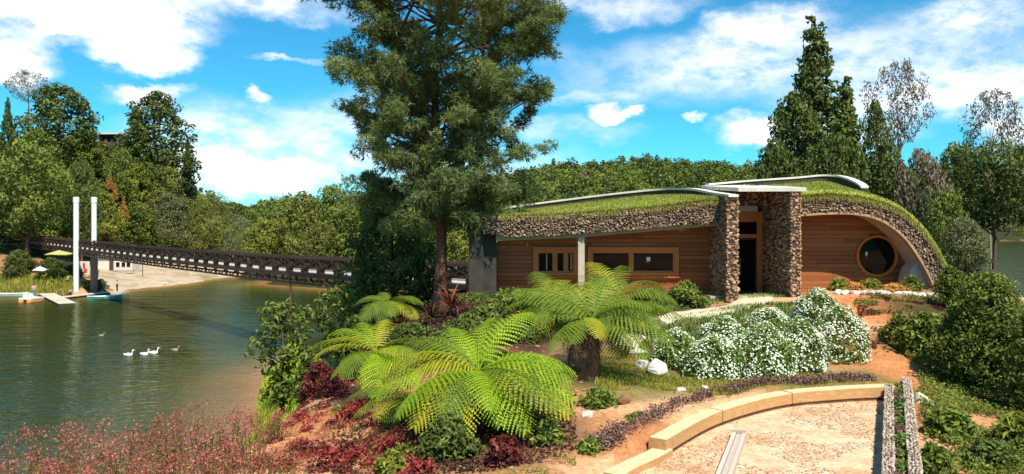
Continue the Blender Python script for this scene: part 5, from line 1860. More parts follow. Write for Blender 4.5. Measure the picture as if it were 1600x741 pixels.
# spiky dark red plant at the foot of the pine
def spiky(label, px, d, s, mat, n=46, seed=5):
    rng = np.random.default_rng(seed)
    g = G()
    for k in range(n):
        a = rng.uniform(0, 6.283); e = rng.uniform(.1, 1.35); L_ = rng.uniform(.7, 1.15)
        m = 5; u = np.linspace(0, 1, m)
        el = e - 1.1 * u ** 1.6
        P = np.c_[np.cumsum(np.cos(el)) / m * L_, 0 * u, np.cumsum(np.sin(el)) / m * L_ + .15]
        w = .035 * (1 - u ** 2 * .95)
        ca, sa = math.cos(a), math.sin(a)
        Rm = np.array([[ca, -sa, 0], [sa, ca, 0], [0, 0, 1]])
        v = np.stack([P + np.c_[0 * u, w, 0 * u], P - np.c_[0 * u, w, 0 * u]], 1).reshape(-1, 3) @ Rm.T
        g.add(v, [[2 * i, 2 * i + 1, 2 * i + 3, 2 * i + 2] for i in range(m - 1)], rng.uniform(.1, .9))
    t = thing('spiky_plant', label, 'plant', on_ground(px, d, 0), 0, s)
    st = G(); tube(st, [(0, 0, -.1), (0, 0, .3)], [.07, .05], 7, .5)
    obj('stem', st.mesh('stem', M['bark']), t); obj('foliage', g.mesh('foliage', mat), t)


spiky('spiky dark red plant at the foot of the pine trunk', 706, 29.0, 1.25, M['maroon_leaf'])
spiky('spiky brown plant beside the dark red one, against the bushes', 672, 28.2, .95, M['dead_frond'], seed=6)

# ------------------------------------------------------------------ ground cover (nobody could count it)
def cover(name, n, px, py_d, mat, h, w, rng, mask=None, mode='blade'):
    """px range and distance range; blades or leaves standing on the ground"""
    p = np.c_[rng.uniform(*px, n * 3), rng.uniform(*py_d, n * 3)]
    x = xat(p[:, 0], p[:, 1]); y = p[:, 1]
    keep = mask(x, y, p[:, 0]) if mask is not None else np.ones(len(x), bool)
    x, y = x[keep][:n], y[keep][:n]
    z = ground_h(x, y)
    P = np.c_[x, y, z]
    k = len(x)
    g = G()
    ti = np.clip(.5 + .25 * vnoise(x, y, .9, 21) + rng.normal(0, .16, k), 0, 1)
    if mode == 'blade':
        th = rng.uniform(0, 6.283, k)
        s = np.stack([-np.sin(th), np.cos(th), 0 * th], 1) * w * rng.uniform(.6, 1.3, k)[:, None]
        hh = h * rng.uniform(.5, 1.3, k)
        tip = P + np.c_[np.cos(th) * hh * .5, np.sin(th) * hh * .5, hh]
        g.add(np.stack([P - s, P + s, tip], 1).reshape(-1, 3), np.arange(k * 3).reshape(-1, 3), ti)
    else:
        P[:, 2] += rng.uniform(.01, h, k)
        leaf_quads(g, P, np.tile([0, 0, 1.0], (k, 1)), w, rng, .55, tint=ti)
    return obj(name, g.mesh(name, mat), kind='stuff')


rc = np.random.default_rng(400)
nz = lambda x, y, s, k: vnoise(x, y, s, k)
inter = lambda x, y: sdf(TERRACE, x, y) < -.42
cover('lawn_grass', 26000, (930, 1380), (17.2, 24), M['lawn'], .07, .011, rc,
      lambda x, y, px: inter(x, y) & (np.hypot((x - 4.6) / 3.6, (y - 21.3) / 2.6) + .25 * nz(x, y, .8, 31) < 1.0) & (nz(x, y, .55, 32) > -.45))
cover('path_side_grass', 16000, (1010, 1240), (24, 31), M['daisy_leaf'], .12, .02, rc, lambda x, y, px: (np.abs(y - np.interp(x, [3.5, 5.5, 8], [25.2, 27.4, 29.6])) > .55) & (nz(x, y, .7, 33) > -.3))
cover('bank_grass', 30000, (330, 470), (20, 58), M['bright_grass'], .30, .026, rc, lambda x, y, px: (x < -8.0 + .6 * nz(x, y, 1.2, 34)) & (sdf(OUTLINE, x, y) > .25) & (nz(x, y, .8, 47) > -.5))
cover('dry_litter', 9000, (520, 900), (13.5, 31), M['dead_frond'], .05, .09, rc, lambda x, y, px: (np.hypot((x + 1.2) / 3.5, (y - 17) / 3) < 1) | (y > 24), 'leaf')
cover('red_ground_cover', 8000, (395, 640), (14, 25), M['red_leaf'], .08, .06, rc, lambda x, y, px: (nz(x, y, .6, 35) + .7 * nz(x, y, .25, 36) > .52), 'leaf')
cover('pink_ground_cover', 9000, (360, 680), (13.2, 23), M['pink_leaf'], .07, .05, rc, lambda x, y, px: (nz(x, y, .7, 37) + .6 * nz(x, y, .25, 38) > .5), 'leaf')
cover('maroon_ground_cover', 8000, (440, 640), (22.5, 31), M['maroon_leaf'], .14, .09, rc, lambda x, y, px: (nz(x, y, .8, 39) > -.35), 'leaf')
cover('green_ground_cover', 5000, (380, 900), (13.2, 22), M['olive_leaf'], .09, .06, rc, lambda x, y, px: (nz(x, y, .5, 41) + .6 * nz(x, y, .2, 42) > .55) & inter(x, y), 'leaf')
cover('bed_plants', 3500, (1335, 1480), (25, 29.6), M['olive_leaf'], .12, .08, rc, lambda x, y, px: (nz(x, y, .45, 43) > .45), 'leaf')
cover('brown_ground_cover', 3500, (1340, 1480), (24, 29.6), M['maroon_leaf'], .1, .08, rc, lambda x, y, px: (nz(x, y, .35, 44) > .5), 'leaf')
cover('right_ground_cover', 15000, (1436, 1640), (12, 24), M['mid_leaf'], .20, .075, rc, lambda x, y, px: (nz(x, y, .9, 45) > -.45) & (np.hypot((x - 10.4) / 1.0, (y - 17.6) / .7) > .9) & (x > np.interp(y, [12.9, 20.5], [6.72, 10.35])), 'leaf')
cover('slope_ground_cover', 9000, (1375, 1500), (20.8, 25.5), M['olive_leaf'], .16, .09, rc, lambda x, y, px: (x > 11.4) & (nz(x, y, .7, 46) > -.4), 'leaf')
# band of mauve plants that follows the curb
arcp = spline(np.c_[ARC, np.zeros(len(ARC))], 200)[:, :2]
ta = rc.uniform(0, .60, 5200)
ix = (ta * 199).astype(int)
tang = norm(np.gradient(arcp, axis=0))
off = rc.normal(.62, .16, 5200)
pp = arcp[ix] + np.stack([tang[ix][:, 1], -tang[ix][:, 0]], 1) * off[:, None] * np.where(tang[ix][:, :1] < 0, 1, -1)
kp = vnoise(pp[:, 0], pp[:, 1], .4, 51) > -.5
pp = pp[kp]
zz_ = ground_h(pp[:, 0], pp[:, 1])
g = G(); leaf_quads(g, np.c_[pp, zz_ + rc.uniform(.02, .17, len(pp))], np.tile([0, 0, 1.0], (len(pp), 1)), .075, rc, .5, tint=rc.uniform(.1, .95, len(pp)))
obj('mauve_border_plants', g.mesh('mauve_border_plants', M['mauve_leaf']), kind='stuff')
# loose stones on the soil
def pebbles(name, x, y, z, r, mat, rng, kind='stuff'):
    g = G(); n = len(x)
    base = np.array([(1, 0, 0), (0, 1, 0), (-1, 0, 0), (0, -1, 0), (0, 0, .75), (0, 0, -.4)])
    ff = np.array([[0, 1, 4], [1, 2, 4], [2, 3, 4], [3, 0, 4]])
    th = rng.uniform(0, 6.283, n); sx = r * rng.uniform(.5, 1.5, n); sy = r * rng.uniform(.4, 1.1, n); sz = r * rng.uniform(.35, .8, n)
    v = base[None] * np.stack([sx, sy, sz], 1)[:, None] * rng.uniform(.8, 1.2, (n, 6, 1))
    c, s_ = np.cos(th)[:, None], np.sin(th)[:, None]
    vx = v[..., 0] * c - v[..., 1] * s_ + x[:, None]; vy = v[..., 0] * s_ + v[..., 1] * c + y[:, None]; vz = v[..., 2] + z[:, None]
    V = np.stack([vx, vy, vz], -1).reshape(-1, 3)
    Fc = (ff[None] + (np.arange(n) * 6)[:, None, None]).reshape(-1, 3)
    g.add(V, Fc, np.repeat(np.clip(rng.normal(.5, .2, n), 0, 1), 4))
    return obj(name, g.mesh(name, mat), kind=kind)


n = 2600
x = rc.uniform(-7, 13, n); y = rc.uniform(13.4, 29, n)
ok = (sdf(TERRACE, x, y) < -.5) & (vnoise(x, y, 1.5, 61) > -.2)
x, y = x[ok], y[ok]
pebbles('soil_pebbles', x, y, ground_h(x, y) + .01, rc.uniform(.02, .07, len(x)), M['soil_stone'], rc)


def rock(label, px, d, r, seed, mat=M['rock'], nm='rock', z=None, rz=0):
    rng = np.random.default_rng(seed)
    bm = bmesh.new()
    pts = rng.normal(size=(16, 3)); pts /= np.abs(pts).max(1)[:, None] ** .55
    for q in pts:
        bm.verts.new(tuple(q * np.array(r) * rng.uniform(.75, 1.0)))
    bmesh.ops.convex_hull(bm, input=bm.verts)
    bmesh.ops.bevel(bm, geom=bm.edges[:], offset=min(r) * .12, segments=1, affect='EDGES')
    me = bpy.data.meshes.new(nm); bm.to_mesh(me); bm.free(); me.materials.append(mat)
    o = obj(nm, me); p = on_ground(px, d) if z is None else np.array([xat(px, d), d, z])
    o.location = tuple(p + (0, 0, r[2] * .45)); o.rotation_euler = (0, 0, rz)
    tag(o, label, 'rock')
    return o


rock('largest white rock standing upright at the edge of the flower bushes', 1028, 21.4, (.22, .16, .32), 1)
rock('flat white rock leaning on the largest one', 1006, 21.9, (.2, .15, .14), 2)
rock('white rock lying behind the others below the path', 998, 23.2, (.2, .14, .11), 3)
rock('small white rock on the lawn near the curb', 1062, 19.4, (.12, .09, .05), 4)
rock('pale stone on the lawn beside the mauve plants', 1104, 19.6, (.12, .10, .07), 5)
rock('tan stone near the low dark plant below the fern skirt', 975, 17.9, (.16, .14, .13), 6, M['soil_stone'])
rock('pale yellowish rock right of the planter walls', 1450, 18.6, (.30, .22, .24), 7, plain('yellowish_rock', (.62, .58, .34), .9, .15))
rock('small pale stone at the left of the soil patch', 918, 17.0, (.13, .1, .08), 8)
# stone edging under the round window
ORD = ['first', 'second', 'third', 'fourth', 'fifth', 'sixth', 'seventh', 'eighth', 'ninth', 'tenth', 'eleventh', 'twelfth', 'thirteenth']
for i in range(13):
    px = 1308 + i * 13.4
    rock(ORD[i] + ' pale edging stone under the round window, counted from the stone fin', px, 29.6, (.15 + .05 * ((i * 7) % 3) / 2, .10, .10), 30 + i, nm='edging_stone')['group'] = 'pale edging stones in the row under the round window'

# ------------------------------------------------------------------ path to the door
pth = spline([(9.3, 31.2, 0), (9.0, 30.0, 0), (8.2, 29.0, 0), (6.9, 28.1, 0), (5.6, 27.1, 0), (4.6, 26.0, 0), (3.8, 24.8, 0), (3.3, 23.6, 0)], 50)
wid = np.interp(np.linspace(0, 1, 50), [0, .2, .5, 1], [1.0, .75, .5, .36])
T_ = norm(np.gradient(pth, axis=0)); S_ = np.stack([T_[:, 1], -T_[:, 0]], 1)
g = G(); k = 7
ws = np.linspace(-1, 1, k)
V = pth[:, None, :2] + S_[:, None] * (wid[:, None] * ws)[..., None]
Z = ground_h(V[..., 0], V[..., 1]).reshape(50, k)
Z = np.maximum(Z.max(1, keepdims=True) * .5 + Z * .5, Z) + .035; Z[:, [0, -1]] -= .09
g.add(np.c_[V.reshape(-1, 2), Z.ravel()], [[i * k + j, i * k + j + 1, (i + 1) * k + j + 1, (i + 1) * k + j] for i in range(49) for j in range(k - 1)])
M['path'] = stone_like('pale_path_surface', [(.2, (.46, .38, .24)), (.8, (.66, .57, .40))], 4, .95, .3, tint=False)
obj('path', g.mesh('path', M['path'], True), kind='structure')

# ------------------------------------------------------------------ terrace with timber curb, beam and planter
def terrace_mat():
    m, nt, bs, L = new_mat('terrace_grit')
    tc = nn(nt, 'ShaderNodeTexCoord')
    n1 = nn(nt, 'ShaderNodeTexNoise', i_2=1.3, i_3=6.0, i_4=.65); L(tc.outputs['Object'], n1.inputs[0])
    n2 = nn(nt, 'ShaderNodeTexNoise', i_2=14.0, i_3=5.0, i_4=.7); L(tc.outputs['Object'], n2.inputs[0])
    vo = nn(nt, 'ShaderNodeTexVoronoi', i_2=10.0); L(tc.outputs['Object'], vo.inputs[0])
    a = nn(nt, 'ShaderNodeMath', operation='MULTIPLY_ADD', i_1=.55); L(n2.outputs[0], a.inputs[0])
    b = nn(nt, 'ShaderNodeMath', operation='MULTIPLY', i_1=.5); L(n1.outputs[0], b.inputs[0]); L(b.outputs[0], a.inputs[2])
    r = ramp(nt, [(.36, (.36, .16, .07)), (.45, (.55, .30, .145)), (.54, (.66, .43, .25)), (.66, (.76, .59, .41))])
    L(a.outputs[0], r.inputs[0]); L(r.outputs[0], bs.inputs['Base Color'])
    bs.inputs['Roughness'].default_value = .95
    bp = nn(nt, 'ShaderNodeBump', i_0=.7, i_1=.03); L(n2.outputs[0], bp.inputs['Height']); L(bp.outputs[0], bs.inputs['Normal'])
    return m


g = G(); tp_ = np.vstack([arcp, [(.2, 8), (4.0, 8), (5.95, 12.4)]])
TZ = 6.60
cnt = tp_.mean(0)
m = len(tp_)
g.add(np.r_[np.c_[tp_, np.full(m, TZ)], [[4.5, 14.5, TZ]]], [[i, (i + 1) % m, m] for i in range(m)])
obj('terrace', g.mesh('terrace', terrace_mat()), kind='structure')
n = 26000
x = rc.uniform(0, 9.5, n); y = rc.uniform(11.5, 20, n)
ok = (sdf(tp_, x, y) > .15) & (vnoise(x, y, .9, 71) + .6 * vnoise(x, y, .35, 72) > -.05)
x, y = x[ok], y[ok]
M['chip'] = stone_like('terrace_chip', [(.1, (.14, .065, .03)), (.5, (.36, .19, .10)), (1, (.72, .58, .42))], 8, .9, .3)
pebbles('terrace_chips', x, y, np.full(len(x), TZ + .004), rc.uniform(.010, .030, len(x)), M['chip'], rc)


def resample(P, a, b, n):
    s = np.r_[0, np.cumsum(np.linalg.norm(np.diff(P, axis=0), axis=1))]; s /= s[-1]
    t = np.linspace(a, b, n)
    return np.stack([np.interp(t, s, P[:, q]) for q in range(P.shape[1])], 1)


C_ = thing('timber_curb', 'curved pale timber curb along the upper edge of the grit terrace', 'curb', (4.1, 17.3, TZ))
co = np.array([4.1, 17.3, TZ])
arc3 = np.c_[arcp, np.full(len(arcp), TZ)]
# upper run: three long timbers; lower run a step down
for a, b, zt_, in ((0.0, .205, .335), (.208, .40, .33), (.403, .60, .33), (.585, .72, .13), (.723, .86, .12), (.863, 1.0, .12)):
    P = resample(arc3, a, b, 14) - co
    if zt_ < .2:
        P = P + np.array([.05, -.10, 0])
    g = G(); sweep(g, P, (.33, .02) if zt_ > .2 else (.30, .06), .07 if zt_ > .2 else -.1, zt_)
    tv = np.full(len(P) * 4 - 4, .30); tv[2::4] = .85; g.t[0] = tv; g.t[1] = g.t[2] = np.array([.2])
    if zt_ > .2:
        f_ = G(); sweep(f_, P, (.30, -.05), -.14, .069); obj('footing', f_.mesh('footing', M['bark_red']), C_)  # recessed and dark to give the curb a shadow line beneath
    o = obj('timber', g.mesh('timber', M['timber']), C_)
    bv = o.modifiers.new('edge', 'BEVEL'); bv.width = .018; bv.segments = 2; bv.limit_method = 'ANGLE'

Bm = thing('wooden_beam', 'weathered grey wooden beam lying on the grit terrace', 'beam', (4.1, 14.6, TZ))
bo = np.array([4.1, 14.6, TZ])
pa, pb = np.array([4.62, 16.3, TZ + .07]), np.array([3.10, 12.3, TZ + .07])
dv = norm(pb - pa); sv = np.array([-dv[1], dv[0], 0])
for k, (o_, w_, h_) in enumerate(((-.155, .13, .14), (0, .16, .10), (.155, .13, .14))):
    g = G(); bar(g, pa + sv * o_ * .62 - bo, pb + sv * o_ * .62 - bo, w_ * .62 - .006, h_, [.7, .4, .6][k])
    obj('board', g.mesh('board', M['grey_wood']), Bm)
g = G(); bar(g, pa + dv * .1 - sv * .125 - bo + (0, 0, .085), pa + dv * .1 + sv * .125 - bo + (0, 0, .085), .1, .05, .2)
obj('cleat', g.mesh('cleat', M['grey_wood']), Bm)

PL = thing('stone_planter', 'long planter of two low pebble walls along the side of the terrace', 'planter', (9, 17, TZ))
po = np.array([9, 17, TZ])
rp = np.random.default_rng(500)
for (a, b, w_, zt_) in (((9.38, 20.0), (5.71, 12.2), .20, .36), ((10.16, 20.7), (6.15, 12.2), .21, .38)):
    a3, b3 = np.array([*a, 0.0]), np.array([*b, 0.0])
    g = G(); bar(g, a3 + (0, 0, TZ - .3 + (zt_ + .3) / 2) - po, b3 + (0, 0, TZ - .3 + (zt_ + .3) / 2) - po, w_ - .05, zt_ + .26)
    core = obj('planter_wall', g.mesh('planter_wall', M['mortar']), PL)
    d_ = norm(b3 - a3); s_ = np.array([d_[1], -d_[0], 0]); L_ = np.linalg.norm(b3 - a3)
    g = G()
    for sgn in (-1, 1):
        stones(g, lambda u, w: a3 + d_ * u + s_ * sgn * (w_ / 2 - .025) + np.array([0, 0, TZ - .05 + w]) - po, L_, zt_ + .03, .055, s_ * sgn, rp, .014, 1.2)
    stones(g, lambda u, w: a3 + d_ * u + s_ * (w - w_ / 2) + np.array([0, 0, TZ + zt_ - .02]) - po, L_, w_, .055, (0, 0, 1), rp, .014, 1.2)
    obj('pebble_facing', g.mesh('pebble_facing', M['pebble']), core, 'stuff')
g = G(); bar(g, np.array([9.77, 20.3, TZ + .1]) - po, np.array([5.93, 12.2, TZ + .1]) - po, .56, .24)
obj('soil', g.mesh('soil', plain('planter_soil', (.16, .09, .05), .95, .4, 9)), PL)
ORD = ['first', 'second', 'third', 'fourth', 'fifth', 'sixth', 'seventh', 'eighth', 'ninth', 'tenth', 'eleventh', 'twelfth', 'thirteenth']
PP = [rosette(330 + i, 120, .22, .26, .10, M['daisy_leaf']) for i in range(3)]
for i in range(11):
    t = (i + .3) / 11
    p = np.array([9.77, 20.3, TZ + .2]) * (1 - t) + np.array([5.93, 12.2, TZ + .2]) * t
    o = thing('planter_plant', 'small green plant in the row between the two pebble walls', 'plant', p, i, .65 + .4 * ((i * 5) % 4) / 3, 'plants between the pebble walls')
    o['label'] = ORD[i] + ' small plant between the two pebble walls, counted from the corner by the curb'
    for nm, me in zip(('stem', 'foliage'), PP[i % 3]):
        q = obj(nm, me, o)
        if nm == 'foliage' and i % 4 == 2: recol(q, M['mauve_leaf'])
# ------------------------------------------------------------------ the footbridge
BA = np.array([-96.8, 159.0]); BB = np.array([-1.6, 47.8])
BL = np.linalg.norm(BB - BA); BD = (BB - BA) / BL; BN = np.array([-BD[1], BD[0]])      # BN points away from us
BT = thing('footbridge', 'long dark timber truss footbridge crossing the lake between the white pylons and the building', 'bridge', (BA[0], BA[1], 0), math.atan2(BD[1], BD[0]))
NB = 54
bay = BL / NB


def deck_z(s):       # slight sag along the span, rising to the near end
    return float(np.interp(s / BL, [0, .3, .55, .8, 1.0], [7.0, 6.85, 6.70, 6.78, 7.25]))


HW = .95
post_g = G(); box(post_g, -.15, .15, -.06, .06, -.98, 1.10); box(post_g, -.62, .62, -.035, .035, -.09, .30)
post_me = post_g.mesh('post', M['bridge'])
picket_g = G(); box(picket_g, -.07, .07, -.035, .035, .36, 1.04)
picket_me = picket_g.mesh('picket', M['bridge'])
for side in (-1, 1):
    for seg in range(6):
        ii = np.linspace(seg * NB / 6, (seg + 1) * NB / 6, 8)
        for nm, dz, w_, h_ in (('top_rail', 1.12, .16, .16), ('mid_rail', .38, .07, .16), ('bottom_chord', -.88, .16, .16), ('edge_beam', -.22, .12, .30)):
            P = [(i * bay, side * HW, deck_z(i * bay) + dz) for i in ii]
            g = G(); sweep(g, P, (w_ / 2, w_ / 2), -h_ / 2, h_ / 2)
            obj(nm, g.mesh(nm, M['bridge']), BT)
    for i in range(NB + 1):
        s = i * bay
        o = obj('post', post_me, BT); o.location = (s, side * HW, deck_z(s))
for i in range(NB):
    s0, s1 = i * bay, (i + 1) * bay
    z0, z1 = deck_z(s0), deck_z(s1)
    sm, zm = (s0 + s1) / 2, (z0 + z1) / 2
    for side in (-1, 1):
        y_ = side * (HW + .04)
        g = G()
        bar(g, (s0 + .08, y_, z0 + .30), (s1 - .08, y_, z1 + 1.04), .08, .10); bar(g, (s0 + .08, y_ - .085 * side, z0 + 1.04), (s1 - .08, y_ - .085 * side, z1 + .30), .08, .10)
        obj('cross_brace', g.mesh('cross_brace', M['bridge']), BT)
    g = G(); bar(g, (s0 + .08, -HW - .045, z0 - .36), (sm, -HW - .045, zm - .84), .08, .09); bar(g, (s1 - .08, -HW - .045, z1 - .36), (sm + .02, -HW - .045, zm - .84), .08, .09)
    obj('lower_brace', g.mesh('lower_brace', M['bridge']), BT)
    for q_ in (.25, .5, .75):
        o = obj('picket', picket_me, BT); o.location = (s0 + bay * q_, -HW - .01, z0 + (z1 - z0) * q_)
    for k in range(4):          # deck boards, four broad ones to a bay
        a = s0 + .02 + k * (bay - .02) / 4; b = a + bay / 4 - .03
        g = G(); box(g, 0, b - a, -HW + .07, HW - .07, -.06, 0)
        o = obj('deck_board', g.mesh('deck_board', M['deck']), BT); o.location = (a, 0, z0 + (z1 - z0) * k / 4)
    g = G(); bar(g, (s0 + .09, HW - .10, z0 + .12), (s1 - .09, HW - .10, z1 + .12), .05, .2)
    obj('kick_board', g.mesh('kick_board', M['deck']), BT)
# slim posts standing in the water under the bridge
for px_ in (472,):
    k_ = (px_ - 800) / F
    s = float(np.interp(0, [-1, 1], [0, 0]))
    tt_ = np.linspace(0, 1, 400); pts_ = BA + (BB - BA) * tt_[:, None]
    s = BL * tt_[np.argmin(np.abs(pts_[:, 0] / pts_[:, 1] - k_))]
    g = G(); tube(g, [(s, -.95, -2.5), (s, -.95, deck_z(s) - .96)], .09, 7)
    obj('support_post', g.mesh('support_post', M['bark_red']), BT)

# ------------------------------------------------------------------ pylons at its far end
for lab, px, d, zt_, low in (('white pylon standing in front of the bridge railing', 119, 120.0, zat(308, 120), 0), ('white pylon rising behind the bridge railing, its lower half darker', 147, 121.5, zat(308, 121.5), 1)):
    x = xat(px, d)
    zb = -1.5
    t = thing('pylon', lab, 'pylon', (x, d, 0))
    g = G(); k = np.array([(-.36, -.26), (.36, -.26), (.36, .26), (-.36, .26)])
    zz = [zb, zt_]
    g = G(); cyl = [(0, 0, 6.6 if low else zb), (0, 0, zt_ - .9)]
    tube(g, cyl, .38 if not low else .37, 14, .5)
    obj('shaft', g.mesh('shaft', M['pylon'], False), t)
    g = G(); tube(g, [(0, 0, zt_ - .9), (0, 0, zt_ - .82), (0, 0, zt_ - .02), (0, 0, zt_)], [.40, .43, .43, .35], 14, .5)
    obj('cap', g.mesh('cap', M['pylon'], False), t)
    if low:  # brown shade behind the bridge put into the lower shaft's colour
        g = G(); tube(g, [(0, 0, zb), (0, 0, 6.59)], .50, 12, .5)
        obj('shade_dark_shaft', g.mesh('shade_dark_shaft', plain('shade_brown_concrete', (.16, .115, .09), .9, .3, 2)), t)

# ------------------------------------------------------------------ left shore: kiosk, canopy, docks, boats, people, reeds
M['kiosk'] = plain('kiosk_wall', (.62, .56, .46), .8, .08, 1)
M['darkroof'] = plain('dark_roof', (.06, .045, .035), .8, .2)
d = 150
z = gh(xat(180, d), d)
K = thing('kiosk', 'long white kiosk with square windows behind the pylons on the sand', 'kiosk', (xat(180, d), d, z))
w_, h_ = 6.4, 2.7
g = G(); box(g, -w_ / 2, w_ / 2, 0, 3, -.4, h_); obj('wall', g.mesh('wall', M['kiosk']), K)
g = G(); v = [(-w_ / 2 - .3, -.5, h_), (w_ / 2 + .3, -.5, h_), (w_ / 2 + .3, 3.4, h_), (-w_ / 2 - .3, 3.4, h_), (-w_ / 2 - .3, -.5, h_ + .12), (w_ / 2 + .3, -.5, h_ + .12), (w_ / 2 + .3, 3.4, h_ + .7), (-w_ / 2 - .3, 3.4, h_ + .7)]
g.add(v, BOXF); obj('roof', g.mesh('roof', M['bark_pale']), K)
for x0 in (.1, 1.15, 2.1):
    g = G(); box(g, x0, x0 + .8, -.05, .0, .75, 1.75); wnd = obj('window', g.mesh('window', M['kiosk']), K)
    g = G(); box(g, x0 + .07, x0 + .73, -.06, -.05, .82, 1.68); obj('pane', g.mesh('pane', M['glass']), wnd)
g = G(); box(g, -1.1, -.3, -.05, 0, 0, 2.05); obj('door', g.mesh('door', M['darkroof']), K)
g = G(); box(g, -w_ / 2, w_ / 2 + .6, -1.0, -.3, .02, .18); obj('step', g.mesh('step', M['bark_pale']), K)
# noticeboard with red figure beside it
d = 131; p = on_ground(132, d)
K = thing('notice_board', 'white board with a red picture between the two pylons', 'board', p)
g = G(); box(g, -.85, .85, -.05, .05, .5, 2.7); obj('panel', g.mesh('panel', M['kiosk']), K)
g = G(); box(g, -.25, .15, -.066, -.056, 1.5, 2.4); box(g, -.05, .45, -.066, -.056, .8, 1.5); obj('picture', g.mesh('picture', redp), K)
for s in (-.7, .7):
    g = G(); box(g, s - .05, s + .05, .055, .14, -.2, 2.7); obj('leg', g.mesh('leg', M['bark']), K)
# house on the hill
d = 204; zz = zat(214, d)
K = thing('hilltop_house', 'low hilltop house with a flat dark roof between the big dark trees', 'house', (xat(170, d), d, zz - 2))
g = G(); box(g, -2.6, 2.6, 0, 5, -3, 2.6); obj('wall', g.mesh('wall', M['darkroof']), K)
g = G(); box(g, -3.0, 3.0, -.8, 5.5, 2.6, 2.95); obj('roof', g.mesh('roof', M['coping']), K)
for s in (-1.6, .1, 1.5):
    g = G(); box(g, s - .5, s + .5, -.05, 0, .8, 2.1); obj('window', g.mesh('window', M['glass']), K)
# canopy with leafy thatch
def canopy(label, px, d, r, ztop, mat):
    p = on_ground(px, d)
    K = thing('parasol', label, 'parasol', p)
    h = ztop - p[2]
    g = G(); tube(g, [(0, 0, -.2), (0, 0, h)], .05, 6); obj('pole', g.mesh('pole', M['bark']), K)
    g = G(); n = 12
    an = np.arange(n) * 2 * math.pi / n
    rim = np.c_[np.cos(an) * r, np.sin(an) * r, np.full(n, h - .55) + .05 * np.sin(an * 3)]
    v = np.vstack([rim, [[0, 0, h]], rim - (0, 0, .12)])
    g.add(v, [[i, (i + 1) % n, n] for i in range(n)]); g.add(v, [[i, n + 1 + i, n + 1 + (i + 1) % n, (i + 1) % n] for i in range(n)])
    obj('canopy', g.mesh('canopy', mat), K)


canopy('wide yellow green parasol in front of the bridge bank', 92, 121, 1.9, zat(391, 121), plain('yellow_green_cloth', (.42, .40, .12), .9, .15))
canopy('small pale parasol over the terrace left of the yellow green one', 62, 122, 1.0, zat(416, 122), plain('pale_cloth', (.66, .64, .56), .9, .1))
# orange terrace wall
d = 124
for px, w_, lab in ((30, 5.2, 'low orange rendered wall on the bank above the reeds'), (2, 3.2, 'pale orange wall stub at the left edge above the reeds')):
    p = on_ground(px, d)
    o = G(); bevel_box(o, -w_ / 2, w_ / 2, -.2, .2, -.4, .85, .03); q = obj('retaining_wall', o.mesh('retaining_wall', plain('orange_render', (.50, .25, .14), .9, .2, 2)))
    q.location = tuple(p); tag(q, lab, 'wall')

WOODL = stone_like('dock_board', [(.1, (.42, .34, .25)), (.9, (.66, .57, .45))], 2, .9, .2, obj_rand=True)


def dock(label, c, rz, L_, W_):
    K = thing('floating_dock', label, 'dock', (c[0], c[1], 0), rz)
    g = G(); box(g, -L_ / 2 + .1, L_ / 2 - .1, -W_ / 2 + .1, W_ / 2 - .1, -.25, .28); obj('float', g.mesh('float', M['darkroof']), K)
    n = int(L_ / .42); bg_ = G(); w_ = L_ / n
    box(bg_, -w_ / 2 + .015, w_ / 2 - .015, -W_ / 2, W_ / 2, .285, .36)
    me = bg_.mesh('board', WOODL)
    for i in range(n):
        o = obj('board', me, K); o.location = (-L_ / 2 + w_ * (i + .5), 0, 0)


def wat(px, py):      # a point on the water
    d = CAMZ * F / (py - 345)
    return np.array([xat(px, d), d])


a, b = wat(72, 462), wat(105, 478); c = (a + b) / 2
dock('front floating dock of pale boards pointing out from the reeds', c, math.atan2(b[1] - a[1], b[0] - a[0]), np.linalg.norm(b - a), 2.0)
a, b = wat(98, 468), wat(166, 460); c = (a + b) / 2
dock('long floating dock running sideways behind the front one', c, math.atan2(b[1] - a[1], b[0] - a[0]), np.linalg.norm(b - a), 1.5)


def rowboat(label, px, py, L_, W_, rz, hull, inner_m, H=.55):
    p = wat(px, py)
    K = thing('rowing_boat', label, 'boat', (p[0], p[1], 0), rz)
    n = 11; u = np.linspace(-1, 1, n)
    wd = W_ / 2 * np.clip(1 - np.abs(u) ** 2.6, .08, 1) * np.where(u < -.8, .95, 1); wd[0] = W_ * .30
    sh = H * (1 + .35 * np.maximum(0, u) ** 2 + .1 * np.maximum(0, -u) ** 2)
    def shell(off, zlow):
        v = []
        for i in range(n):
            x = u[i] * L_ / 2; w = max(.02, wd[i] - off); zb = zlow + .16 * max(0, u[i]) ** 3
            v += [(x, -w, sh[i]), (x, -w * .86, sh[i] * .45), (x, -w * .45, zb), (x, w * .45, zb), (x, w * .86, sh[i] * .45), (x, w, sh[i])]
        return v
    f = [[i * 6 + j, (i + 1) * 6 + j, (i + 1) * 6 + j + 1, i * 6 + j + 1] for i in range(n - 1) for j in range(5)]
    g = G(); o = shell(0, -.12); g.add(o, f); g.add(o[:6], [[0, 1, 2, 3, 4, 5]]); obj('hull', g.mesh('hull', hull), K)
    g = G(); i_ = shell(.05, -.06); g.add(i_, f); g.add(i_[:6], [[5, 4, 3, 2, 1, 0]]); obj('lining', g.mesh('lining', inner_m), K)
    for sd in (0, 5):
        g = G(); tube(g, [np.array(o[k * 6 + sd]) + (0, 0, .01) for k in range(n)], .035, 5); obj('gunwale', g.mesh('gunwale', inner_m), K)
    for x in (-.35, .02, .42):
        w = float(np.interp(x, u, wd)) - .06
        g = G(); box(g, x * L_ / 2 - .13, x * L_ / 2 + .13, -w, w, .33, .37); obj('seat', g.mesh('seat', WOODL), K)


